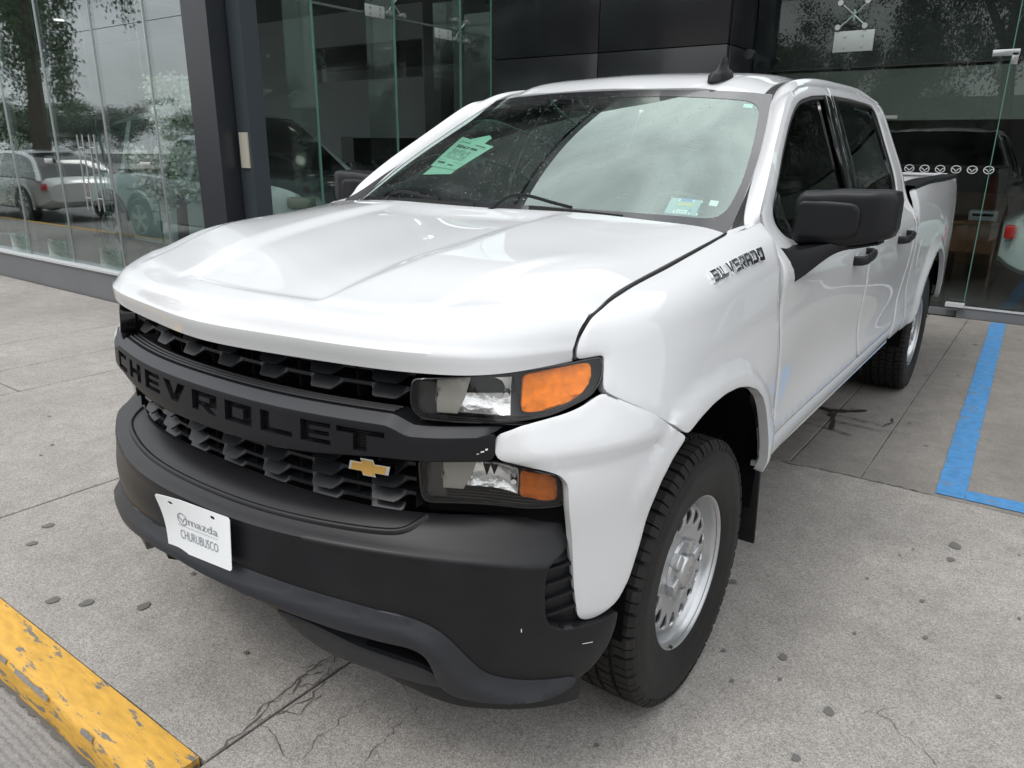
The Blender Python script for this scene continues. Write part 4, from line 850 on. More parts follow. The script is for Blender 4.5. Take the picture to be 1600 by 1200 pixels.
for sgn in (1, -1):
    for nm, OUT, WIN, hy in (('front_door', DF, WF, 1.50), ('rear_door', DR, WR, 2.435)):
        d = panel(nm, DOOR, [OUT, WIN], PAINT, T, th=.022, step=.026, ostep=.02)
        def flip(o):
            if sgn < 0:
                for v in o.data.vertices: v.co.x *= -1
                o.data.flip_normals()
            return o
        flip(d)
        if sgn < 0: pass
        flip(panel('window_glass', DOOR, [WIN], SGLASS, d, off=-.017, th=.003, step=.05, ostep=.03, lip=0))
        W2 = np.array(WIN); c = W2.mean(0)
        ins_ = inset(loopres(W2, .02, 2), .013)
        flip(panel('window_seal', DOOR, [W2.tolist(), (ins_.tolist(), 'sharp')], SEAL, d, off=-.006, th=.016, step=.03, ostep=.02, lip=.002))
        # black pillar trims on the doors
        if nm == 'front_door':
            flip(panel('pillar_trim', DOOR, [[(1.747, 1.774), (1.697, 1.65), (1.665, 1.535), (1.657, 1.388), (1.664, 1.268), (1.555, 1.264), (1.552, 1.388), (1.567, 1.535), (1.60, 1.65), (1.635, 1.766)]], GLOSSB, d, off=.0015, th=.01, step=.03))
            flip(panel('sail_panel', DOOR, [[(.735, 1.268), (.66, 1.289), (.625, 1.322), (.618, 1.350), (.645, 1.380), (.70, 1.42), (.735, 1.44), (.745, 1.36), (.80, 1.275)]], GLOSSB, d, off=-.009, th=.01, step=.03))
        else:
            flip(panel('pillar_trim', DOOR, [[(1.763, 1.774), (1.711, 1.65), (1.679, 1.535), (1.671, 1.388), (1.676, 1.272), (1.755, 1.274), (1.757, 1.388), (1.775, 1.535), (1.81, 1.65), (1.84, 1.775)]], GLOSSB, d, off=.0015, th=.01, step=.03))
            flip(panel('pillar_trim', DOOR, [[(2.612, 1.763), (2.655, 1.745), (2.672, 1.70), (2.667, 1.62), (2.657, 1.551), (2.646, 1.417), (2.633, 1.352), (2.60, 1.325), (2.57, 1.32), (2.585, 1.417), (2.60, 1.551), (2.612, 1.65), (2.60, 1.74)]], GLOSSB, d, off=-.010, th=.01, step=.03))
        # handle
        hx = .992; pth = [(hx-.02, hy-.115, 1.128), (hx+.028, hy-.108, 1.130), (hx+.046, hy-.08, 1.133), (hx+.050, hy, 1.139), (hx+.047, hy+.06, 1.143), (hx+.036, hy+.092, 1.146), (hx+.008, hy+.104, 1.147), (hx-.02, hy+.107, 1.147)]
        pp = spl(range(8), np.array(pth), np.linspace(0, 7, 28))
        flip(sweep('door_handle', pp, lambda q: [(a*(1.0+.5*(q < .3)), b*(1.25-.35*q)) for a, b in [(-.008, -.012), (-.011, 0), (-.008, .012), (0, .016), (.008, .012), (.011, 0), (.008, -.012), (0, -.016)]], PLAST, d))
        flip(panel('handle_recess', DOOR, [[(hy-.05+.045*math.cos(a), 1.134+.030*math.sin(a)) for a in np.linspace(0, 2*math.pi, 20, endpoint=False)]], PAINT, d, off=.0012, th=.002, step=.02, offf=lambda u, v, hy=hy: -.0+0*u))
for sx in (1, -1):
    o = panel('rocker_panel', DOOR, [[(.502, .647), (2.56, .647), (2.60, .62), (2.55, .565), (.50, .565), (.498, .60)]], PAINT, T, off=-.004, th=.03, step=.03)
    if sx < 0:
        for v in o.data.vertices: v.co.x *= -1
        o.data.flip_normals()
    sweep('rocker_flange', [(sx*.962, y, .553) for y in np.linspace(.50, 2.62, 20)], [(-.012, -.008), (.012, -.008), (.012, .008), (-.012, .008)], PAINT, T)
    o = panel('cab_corner', DOOR, [[(2.80, 1.79), (2.835, 1.73), (2.849, 1.62), (2.851, 1.50), (2.844, 1.38), (2.824, 1.25), (2.809, 1.10), (2.784, .95), (2.728, .815), (2.637, .70), (2.57, .65), (2.565, .575), (2.62, .565), (2.905, .565), (2.905, 1.50), (2.895, 1.79)]], PAINT, T, th=.03, step=.026)
    if sx < 0:
        for v in o.data.vertices: v.co.x *= -1
        o.data.flip_normals()
# ---- bed ----
def ring_pts(cu, cv, r, a0, a1, n): return [(cu+r*math.cos(a), cv+r*math.sin(a)) for a in np.linspace(a0, a1, n)]
BED = [(4.022, 1.299), (5.865, 1.299), (5.875, 1.25), (5.872, .90), (5.865, .56), (5.42, .545), (5.368, .56)]+ring_pts(4.85, .42, .525, .30, math.pi-.30, 34)+[(4.31, .562), (4.20, .548), (4.022, .548)]
def bed_off(u, v): r = np.hypot(u-4.85, v-.42); return .018*(1-ss((r-.545)/.09))
panel('bed_side', SIDE, [BED], PAINT, T, th=.03, step=.03, mirror=True, offf=bed_off)
fc = [(4.235+.085*math.cos(a), .985+.095*math.sin(a)) for a in np.linspace(0, 2*math.pi, 24, endpoint=False)]
panel('fuel_door', SIDE, [fc], PAINT, T, off=.0018, th=.006, step=.02)
for sx in (1, -1):
    ys = np.linspace(2.925, 4.80, 20); e = SIDE(ys+1.105, [1.30]*20)
    grid('bed_rail_cap', [[(sx*(p[0]+.006), p[1], p[2]-.012) for p in e], [(sx*(p[0]+.007), p[1], p[2]+.010) for p in e], [(sx*(p[0]-.09), p[1], p[2]+.014) for p in e], [(sx*(p[0]-.095), p[1], p[2]-.03) for p in e]], PLAST, T, flip=(sx > 0), ang=30)
    box('bed_inner_wall', (sx*.86, 3.86, 1.12), (.02, 1.88, .50), DARK, T)
box('bed_front_wall', (0, 2.95, 1.12), (1.72, .03, .52), PAINT, T); box('bed_floor', (0, 3.86, .88), (1.72, 1.88, .03), DARK, T)
MB().box((0, 4.80, 1.12), (1.74, .06, .52), bev=.012).box((0, 4.80, 1.385), (1.74, .08, .02), bev=.004).out('tailgate', PAINT, T)
sweep('rear_bumper', [(x, 4.88-.10*(abs(x)/.95)**4, .66) for x in np.linspace(-.95, .95, 24)], [(-.05, -.09), (.05, -.09), (.05, .09), (-.05, .09)], CHROME, T)
for sx in (1, -1): MB().box((sx*.885, 4.83, 1.10), (.10, .03, .36), bev=.008).out('tail_lamp', RED, T)
# rear wall of the cab
mk('cab_rear_wall', [(-.92, 2.895, .6), (.92, 2.895, .6), (.93, 2.895, 1.25), (.70, 2.885, 1.80), (.3, 2.88, 1.825), (-.3, 2.88, 1.825), (-.70, 2.885, 1.80), (-.93, 2.895, 1.25)], [(0, 1, 2, 3, 4, 5, 6, 7)], DARK, T)

# ---- underbody, wheel wells, engine bay ----
MB().box((0, 2.2, .50), (1.5, 5.0, .16)).box((0, -.35, .72), (1.15, .5, .55)).out('underbody', DARK, T)
mk('firewall', [(-.86, .42, .5), (.86, .42, .5), (.86, .42, 1.26), (-.86, .42, 1.26)], [(0, 1, 2, 3)], DARK, T)
for cy in (0, 3.745):
    for sx in (1, -1):
        r = .54 if cy == 0 else .548; xo = .965
        ra = lambda a: r-(.125*float(ss((a-2.1)/.9)) if cy == 0 else 0)-.05*float(ss((.35-a)/.4))
        rows = [[(sx*x, cy+ra(a)*math.cos(a), .42+ra(a)*math.sin(a)) for a in np.linspace(-.05, math.pi+.05, 30)] for x in (xo, .52)]
        rows.append([(sx*.52, cy, .42)]*30)
        grid('wheel_well_liner', rows, DARK, T, ang=60)

# ---- wheels ----
def wheel(cx, cy, cz, sx):
    X = lambda x: cx+sx*x
    def lathe(name, prof, m, parent, n=72, ang=35):
        rows = [[(X(x), cy+r*math.cos(a), cz+r*math.sin(a)) for x, r in prof] for a in np.linspace(0, 2*math.pi, n, endpoint=False)]
        return grid(name, rows, m, parent, close_v=True, flip=(sx < 0), ang=ang)
    rimo = lathe('wheel', [(.055, .186), (.055, .199), (.066, .206), (.084, .210), (.098, .214), (.103, .220), (.1035, .229), (.109, .2335), (.1125, .231), (.112, .225), (.1095, .2215), (.104, .2175)][::-1]+[(-.10, .20), (-.10, .215)], STEEL, T)
    def face(y, z):
        r = math.hypot(y, z); x = np.interp(r, [.03, .06, .085, .100, .115, .135, .160, .180, .192, .20], [.080, .080, .080, .079, .078, .082, .084, .080, .068, .058]); return (x, y, z)
    loops = [([(.199*math.cos(a), .199*math.sin(a)) for a in np.linspace(0, 2*math.pi, 72, endpoint=False)], 'sharp')]
    for k in range(16):
        a = 2*math.pi*(k+.5)/16; h = []
        for b in np.linspace(0, 2*math.pi, 16, endpoint=False):
            rr = .158+.0245*math.cos(b); tt_ = (.0200+.0045*math.cos(b))*math.sin(b); h.append((rr*math.cos(a)-tt_*math.sin(a), rr*math.sin(a)+tt_*math.cos(a)))
        loops.append(h)
    o = panel('wheel_disc', Plane(face), loops, STEEL, rimo, th=.006, step=.0085, ostep=.006, soft=0, ins=.0018, lip=.0012, outward=1)
    Vv = [(X(v.co.x), cy+v.co.y, cz+v.co.z) for v in o.data.vertices]
    for v, c in zip(o.data.vertices, Vv): v.co = c
    if sx < 0: o.data.flip_normals()
    # cap with six lug covers
    mb = MB(); n = 48
    prof = [(.110, 0), (.1095, .032), (.106, .045), (.097, .051), (.088, .053), (.087, .084), (.080, .092)]
    rows = []
    for x, r in prof: rows.append([(X(x), cy+r*math.cos(a), cz+r*math.sin(a)) for a in np.linspace(0, 2*math.pi, n, endpoint=False)])
    Vv = [p for r in rows for p in r]; Ff = [(j*n+i, j*n+(i+1) % n, (j+1)*n+(i+1) % n, (j+1)*n+i) for j in range(len(rows)-1) for i in range(n)]
    if sx > 0: Ff = [f[::-1] for f in Ff]
    mb.add(Vv, Ff)
    for k in range(6):
        a = 2*math.pi*k/6+.3; q = Matrix.Rotation(a, 3, 'X')
        mb.box((X(.092), cy+.072*math.cos(a), cz+.072*math.sin(a)), (.024, .040, .042), rot=q, bev=.005)
    mb.out('hub_cap', STEEL, rimo)
    bw = [(-.022, -.006), (-.010, -.006), (-.008, -.011), (.010, -.011), (.008, -.006), (.022, -.006), (.024, .006), (.012, .006), (.010, .011), (-.008, .011), (-.010, .006), (-.020, .006)]
    mk('hub_emblem', [(X(.1115), cy-a*sx, cz+b) for a, b in bw]+[(X(.108), cy-a*sx, cz+b) for a, b in bw], [tuple(range(12))]+[(i, (i+1) % 12, 12+(i+1) % 12, 12+i) for i in range(12)], CHROME, rimo)
    tp = [(.104, .2185), (.112, .226), (.1165, .236), (.1185, .250), (.1215, .256), (.1225, .275), (.1275, .298), (.1305, .318), (.1295, .336), (.1265, .346), (.1270, .350), (.1225, .362), (.1150, .3735), (.104, .3765), (.085, .3795), (.061, .381), (.024, .382), (0, .3824)]
    tp = tp+[(-x, r) for x, r in tp[-2::-1]]
    lathe('tyre', tp, RUBBER, rimo, 96, 30)
    # raised lettering band and tread blocks
    mb = MB(); NB = 74
    for xs, w, ph, nn in ((.100, .050, 0, NB), (.0425, .034, .3, NB), (0, .026, .1, NB), (-.0425, .034, .6, NB), (-.100, .050, .5, NB)):
        for k in range(nn):
            a0 = 2*math.pi*(k+ph)/nn; da = 2*math.pi/nn*(.84 if k % 2 else .68); sk = .18*da*(1 if xs >= 0 else -1)
            Vb = []
            for x in (xs-w/2, xs+w/2):
                edge = abs(x) > .12; hi = .3925-(.014 if edge else (.001 if abs(x) > .07 else 0)); lo = hi-.012
                if edge: hi = .3735; lo = .362; x = math.copysign(.1235, x)
                for a in (a0+(sk if x > xs else 0), a0+da+(sk if x > xs else 0)):
                    for r_ in (lo, hi): Vb.append((X(x), cy+r_*math.cos(a), cz+r_*math.sin(a)))
            if abs(xs) > .09:   # shoulder: extra point for the rounded corner
                mid = math.copysign(.110, xs); i0 = [Vb[i] for i in ((0, 1, 2, 3) if xs < 0 else (4, 5, 6, 7))]
                Vm = []
                for a in (a0+sk*.7, a0+da+sk*.7):
                    for r_ in (.374, .3885): Vm.append((X(mid), cy+r_*math.cos(a), cz+r_*math.sin(a)))
                A_, B_ = (Vb[:4], Vb[4:])
                seq = [A_, Vm, B_]
                for s1, s2 in zip(seq[:-1], seq[1:]):
                    mb.add(s1+s2, [(1, 3, 7, 5), (0, 1, 5, 4), (3, 2, 6, 7), (0, 1, 3, 2), (4, 5, 7, 6)])
            else: mb.add(Vb, [(1, 3, 7, 5), (0, 1, 5, 4), (3, 2, 6, 7), (0, 1, 3, 2), (4, 5, 7, 6)])
    mb.out('tyre_tread', DUSTY, rimo, 30)
    lathe('brake_disc', [(0, .03), (0, .17), (-.02, .17)], mat_brake, rimo, 32)
    MB().cyl((X(.108), cy-.10, cz-.190), (X(.118), cy-.10, cz-.193), .0045).out('tyre_valve', SEAL, rimo)
mat_brake = mat('rusty brake disc', (.045, .04, .036), .6, metal=.5)
for cy, cz in ((0, .3905), (3.745, .3905)):
    for sx in (1, -1): wheel(sx*.853, cy, cz, sx)
for sx in (1, -1):
    MB().box((sx*.885, .535, .405), (.19, .014, .23), rot=Matrix.Rotation(.10, 3, 'X'), bev=.005).box((sx*.885, .552, .285), (.185, .012, .10), rot=Matrix.Rotation(.10, 3, 'X'), bev=.004).out('mud_flap', PLAST, T)

# ---- bumper ----
SV = .62
half = [(0, 0), (.60, 0), (.955, 0), (.978, .06), (.984, .16), (.978, .222), (.945, .262), (.922, .308), (.916, .40), (.917, .52), (.924, .592), (.948, .624), (1.0, .638), (1.05, .645), (1.10, .638), (1.128, .626), (1.125, .72), (1.112, .82), (1.075, .92), (1.04, .957), (.98, .985), (.86, 1.0), (.72, 1.0), (.635, 1.0), (.54, .985), (.46, .957), (.388, .917), (.34, .85), (.30, .775), (.235, .70), (.15, .705), (0, .71)]
BOUT = half+[(-a, b) for a, b in half[-2:0:-1]]
hole = [(.325, .655), (.40, .675), (.52, .735), (.60, .745), (.645, .765), (.665, .80), (.684, .93), (.64, .892), (.48, .838), (.395, .764), (.345, .735)]
panel('front_bumper', BUMPF, [BOUT, hole, [(-a, b) for a, b in hole]], BUMPER_M, T, th=.03, step=.0125, sv=SV, soft=2, ostep=.0125)
topl = [(0, .490), (.2, .512), (.30, .527), (.45, .562), (.557, .590), (.607, .592), (.65, .612), (.681, .638), (.705, .675), (.723, .72), (.755, .81), (.783, .878), (.83, .905), (.88, .913), (1.02, .925)]
botl = [(1.035, .955), (.95, .983), (.85, .993), (.76, .993), (.72, .982), (.694, .955), (.684, .90), (.676, .83), (.664, .765), (.645, .738), (.62, .724), (.56, .721), (.45, .698), (.31, .643), (.2, .610), (0, .585)]
half = topl+botl; BAND = half+[(-a, b) for a, b in half[-2:0:-1]]
tl = loopres(np.array(topl+topl[::-1]), .01, 0)[:400]
def band_off(u, v):
    P_ = np.stack([np.abs(u), v*SV], 1); Tl = tl*np.array([1, SV]); d = np.full(len(P_), 9.)
    for i in range(0, len(Tl), 40): d = np.minimum(d, np.sqrt(((P_[:, None]-Tl[None, i:i+40])**2).sum(2)).min(1))
    return .004+.030*ss(d/.048*.9)
panel('bumper_ledge', BUMPF, [BAND], LEDGE_M, T, th=.034, step=.014, sv=SV, offf=band_off, ostep=.016, ins=.003)
lowl = [(.285, .715), (.342, .735), (.395, .764), (.483, .838), (.56, .872), (.64, .893), (.685, .935), (.712, .985), (.70, .996), (.635, 1.0), (.54, .985), (.46, .96), (.388, .915), (.34, .845), (.30, .775)]
for s in (1, -1):
    panel('lower_lip', BUMPF, [[(s*a, b) for a, b in lowl]], LEDGE_M, T, off=.010, th=.05, step=.02, sv=SV)
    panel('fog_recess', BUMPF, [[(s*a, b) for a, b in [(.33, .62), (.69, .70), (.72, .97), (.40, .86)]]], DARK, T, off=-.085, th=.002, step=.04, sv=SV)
    for q in range(7):
        v0 = .765+.022*q; sweep('recess_louvre', [BUMPF([s*u], [v0+.04*(u-.5)])[0]+np.array([0, .05, 0]) for u in np.linspace(.53, .70, 8)], [(-.006, -.002), (.006, -.002), (.006, .002), (-.006, .002)], PLAST, T)
    sweep('recess_divider', [BUMPF([s*(.52+.012*t)], [.75+.10*t])[0]+np.array([0, .035, 0]) for t in np.linspace(0, 1, 5)], [(-.006, -.005), (.006, -.005), (.006, .005), (-.006, .005)], PLAST, T)
    # flared recess beside the white corner, with raised ribs
    rec = [(.90, .28), (.985, .14), (1.04, .10), (1.06, .30), (1.08, .66), (1.05, .665), (.94, .65), (.90, .58)]
    panel('corner_recess', BUMPF, [[(s*a, b) for a, b in rec]], PLAST, T, off=-.030, th=.002, step=.03, sv=SV)
    for q in range(4):
        sweep('recess_rib', [BUMPF([s*(.925+.10*t)], [.335+.077*q-.03*t])[0]+np.array([-s*.018, .017, 0]) for t in np.linspace(0, 1, 8)], [(-.007, -.0035), (.007, -.0035), (.007, .0035), (-.007, .0035)], PLAST, T)
lipu = [(-.612, .03), (-.605, .10), (-.585, .150), (-.54, .172), (-.45, .180), (-.3, .184), (0, .186), (.3, .184), (.45, .180), (.54, .172), (.585, .150), (.605, .10), (.612, .03)]
lq = spl(range(13), np.array(lipu), np.linspace(0, 12, 110)); lp_ = BUMPF(lq[:, 0], lq[:, 1]); ln_ = BUMPF.normal(lq[:, 0], lq[:, 1]); ln_ *= np.sign(ln_[:, 2:3])
sweep('shelf_lip', lp_+ln_*.001, [(-.010, -.004), (-.005, .0035), (0, .0055), (.005, .0035), (.010, -.004)], BUMPER_M, T, up=(0, -.35, .93), ang=80)
mb = MB()
for fn, q_ in ((lambda a, b: FRONT([a], [b])[0]+np.array([0, -.0015, 0]), [(.742, .930, .006, .003), (.750, .935, .004, .004), (.735, .926, .004, .0015)]), (lambda a, b: BUMPF([a], [b])[0]+np.array([.001, -.0015, 0]), [(1.02, .735, .030, .004), (.86, .60, .002, .02)])):
    for a, b, w, h in q_: mb.add([fn(a, b), fn(a+w, b+w*.3), fn(a+w, b+w*.3+h), fn(a, b+h)], [(0, 1, 2, 3)])
mb.out('paint_scratch', WHITEP, T, None)
ud = np.linspace(-1.06, 1.06, 80); up = BUMPF(ud, np.full(80, .97)); cc = np.array([0, -.1, 0])
inn = lambda d, z: [np.array([p[0]*(1-d*.9), p[1]+d*1.0+.42*(1-ss((abs(ud[i])-.26)/.16)), z(i)]) for i, p in enumerate(up)]
zf = lambda a: (lambda i: .335-a*ss((abs(ud[i])-.30)/.45)-.0)
grid('air_dam', [inn(.03, lambda i: .40), inn(.035, zf(.045)), inn(.055, zf(.115)), inn(.085, zf(.118)), inn(.09, lambda i: .42)], PLAST, T, flip=False)

# ---- grille ----
def zbot(x): return np.interp(abs(x), [0, .2, .35, .52, .6, .77], [.870, .871, .8795, .898, .902, .911])
BTOP = [(-.766, .978), (-.742, .963), (-.66, .958), (-.60, .9555), (-.553, .9735), (-.30, .9735), (0, .9735), (.30, .9735), (.553, .9735), (.60, .9555), (.66, .958), (.742, .963), (.766, .978)]
face = [(x, z) for x, z in BTOP]+[(x, float(zbot(x))) for x in np.linspace(.766, -.766, 40)]
LET = {'C': [[(0, 0), (1, 0), (1, .27), (.3, .27), (.3, .73), (1, .73), (1, 1), (0, 1)]],
       'H': [[(0, 0), (.3, 0), (.3, .36), (.7, .36), (.7, 0), (1, 0), (1, 1), (.7, 1), (.7, .64), (.3, .64), (.3, 1), (0, 1)]],
       'E': [[(0, 0), (1, 0), (1, .23), (.3, .23), (.3, .385), (.95, .385), (.95, .615), (.3, .615), (.3, .77), (1, .77), (1, 1), (0, 1)]],
       'V': [[(.36, 0), (.64, 0), (1, 1), (.68, 1), (.5, .36), (.32, 1), (0, 1)]],
       'R': [[(0, 0), (.27, 0), (.27, .30), (.40, .30), (.68, 0), (1, 0), (.72, .30), (1, .38), (1, 1), (0, 1)], [(.3, .53), (.72, .53), (.72, .76), (.3, .76)]],
       'O': [[(0, 0), (1, 0), (1, 1), (0, 1)], [(.3, .27), (.7, .27), (.7, .73), (.3, .73)]],
       'L': [[(0, 0), (1, 0), (1, .27), (.3, .27), (.3, 1), (0, 1)]],
       'T': [[(.36, 0), (.64, 0), (.64, .73), (1, .73), (1, 1), (0, 1), (0, .73), (.36, .73)]]}
LP = [('C', -.570, -.478), ('H', -.446, -.350), ('E', -.316, -.222), ('V', -.200, -.086), ('R', -.056, .050), ('O', .082, .180), ('L', .210, .308), ('E', .333, .415), ('T', .430, .548)]
loops = [face]
for ch, a, b in LP:
    for lp in LET[ch]: loops.append(([(a+(b-a)*x, .906+.051*y) for x, y in lp], 'sharp'))
gb = panel('grille_bar', FRONT, loops, PLAST, T, off=.0, th=.014, step=.018, ostep=.012, ins=.002, lip=.001)
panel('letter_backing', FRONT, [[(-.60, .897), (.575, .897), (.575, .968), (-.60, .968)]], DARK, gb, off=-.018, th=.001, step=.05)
mb = MB()   # fine mesh seen through the letters
for q in range(11):
    z = .9075+.0048*q; pts = FRONT(np.linspace(-.575, .552, 90), np.full(90, z)); nn = np.array([0, 1, 0])
    for i in range(89):
        a, b = pts[i]+nn*.012, pts[i+1]+nn*.012; h = .0011
        mb.add([a+[0, 0, -h], b+[0, 0, -h], b+[0, 0, h], a+[0, 0, h]], [(0, 1, 2, 3)])
mb.out('letter_mesh', PLAST, gb, None, kind='stuff')
# top chamfer of the bar and its underside
xs = np.linspace(-.766, .766, 120); zt = np.interp(xs, [p[0] for p in BTOP], [p[1] for p in BTOP]); dz = np.interp(np.abs(xs), [0, .553, .60, .742, .766], [.019, .019, .0185, .019, .003])
f0 = FRONT(xs, zt); f1 = FRONT(xs, zt+dz)+[0, .024, 0]; f2 = FRONT(xs, zt+dz+.002)+[0, .075, 0]
grid('bar_chamfer', [f0, f1], LEDGE_M, gb); grid('bar_top', [f1, f2], PLAST, gb)
g0 = FRONT(xs, zbot(xs)); g1 = g0+[0, .045, -.004]; grid('bar_underside', [g1, g0], PLAST, gb)
for q in range(3):
    w = xs[np.abs(xs) < .56]; z0 = np.full(len(w), .9945+.0004*q); p0 = FRONT(w, z0)+[0, .032+.012*q, .0012]; grid('grille_shelf_rib', [p0, p0+[0, .004, .003], p0+[0, .008, 0]], PLAST, gb)
GRILLE_M = mat('grille plastic', (.015, .016, .019), .38, spec=.42)
# wavy blades
def blade(name, z0, x0, x1, ydo=.058):
    xs = np.linspace(x0, x1, int((x1-x0)/.006)); per = .1665; ph = np.abs(((xs/per)+.5) % 1-.5)*per     # distance to a low plate centre
    low = 1-ss((ph-.026)/.022); P0 = FRONT(xs, np.full(len(xs), z0)); r = []
    def lay(yo, zo): return np.stack([P0[:, 0], P0[:, 1]+ydo+yo, z0+zo], 1)
    A = lay(.022*(1-low), -.016*low); A2 = lay(.022*(1-low)+.004, -.016*low-.0035); B = lay(.022+.006*low, .008+0*low); Cc = lay(.09+0*low, .009+0*low); C2 = lay(.09+0*low, .004+0*low); B2 = lay(.032+.006*low, -.0005-.004*low)
    grid(name, [A, B, Cc, C2, B2, A2, A], GRILLE_M, T, ang=25, flip=True)
for z in (1.102, 1.066, 1.030): blade('grille_blade', z, -.560, .560)
for z, w in ((.892, .560), (.857, .563), (.821, .566), (.786, .568), (.755, .54)): blade('grille_blade', z, -w, w)
for x in np.arange(-.5, .51, .1665):
    for zz, h in ((1.05, .10), (.83, .14)):
        p = FRONT([x+.083], [zz])[0]; box('grille_rib', (p[0], p[1]+.115, zz), (.006, .07, h), DARK, T)
for z0, z1 in ((.992, 1.10), (.75, .885)):
    xs = np.linspace(-.58, .58, 60); grid('grille_backing', [FRONT(xs, np.full(60, z0))+[0, .15, 0], FRONT(xs, np.full(60, z1))+[0, .15, 0]], DARK, T)
mb = MB()
for q in range(12):
    for (z0, n_) in ((.77+.0095*q, 1), (1.0+.008*q, 1)):
        xs = np.linspace(-.57, .57, 40); a = FRONT(xs, np.full(40, z0))+[0, .125, 0]
        for i in range(39): mb.add([a[i], a[i+1], a[i+1]+[0, 0, .0022], a[i]+[0, 0, .0022]], [(0, 1, 2, 3)])
mb.out('radiator_shutters', PLAST, T, None, kind='stuff')
for sx in (1, -1):  # uprights closing the grille against the lamps
    for z0, z1, x in ((.985, 1.09, .574), (.765, .905, .580)):
        p0, p1 = FRONT([sx*x], [z0])[0], FRONT([sx*x], [z1])[0]
        grid('grille_end', [[p0+[0, .06, 0], p0+[0, .12, 0]], [p1+[0, .06, 0], p1+[0, .12, 0]]], PLAST, T)
# gold cross emblem low on the driver side of the grille
bow = np.array([(-.050, -.0105), (-.016, -.0105), (-.0125, -.020), (.020, -.020), (.0165, -.0105), (.050, -.0105), (.054, .0105), (.016, .0105), (.0125, .020), (-.020, .020), (-.0165, .0105), (-.046, .0105)])
def bowtie(sc, d0, d1, name, m, par):
    c = np.array([.485, .856]); P_ = bow*sc; V_ = []
    for d in (d1, d0):
        for a, b in P_: p = FRONT([c[0]+a], [c[1]+b])[0]; V_.append(p+np.array([0, -d, 0]))
    return mk(name, V_, [tuple(range(12))]+[(i, (i+1) % 12, 12+(i+1) % 12, 12+i) for i in range(12)], m, par, 20)
em = bowtie(1.0, -.05, -.030, 'emblem', CHROME, T)
bowtie(.84, -.034, -.0275, 'emblem_inlay', GOLD, em)

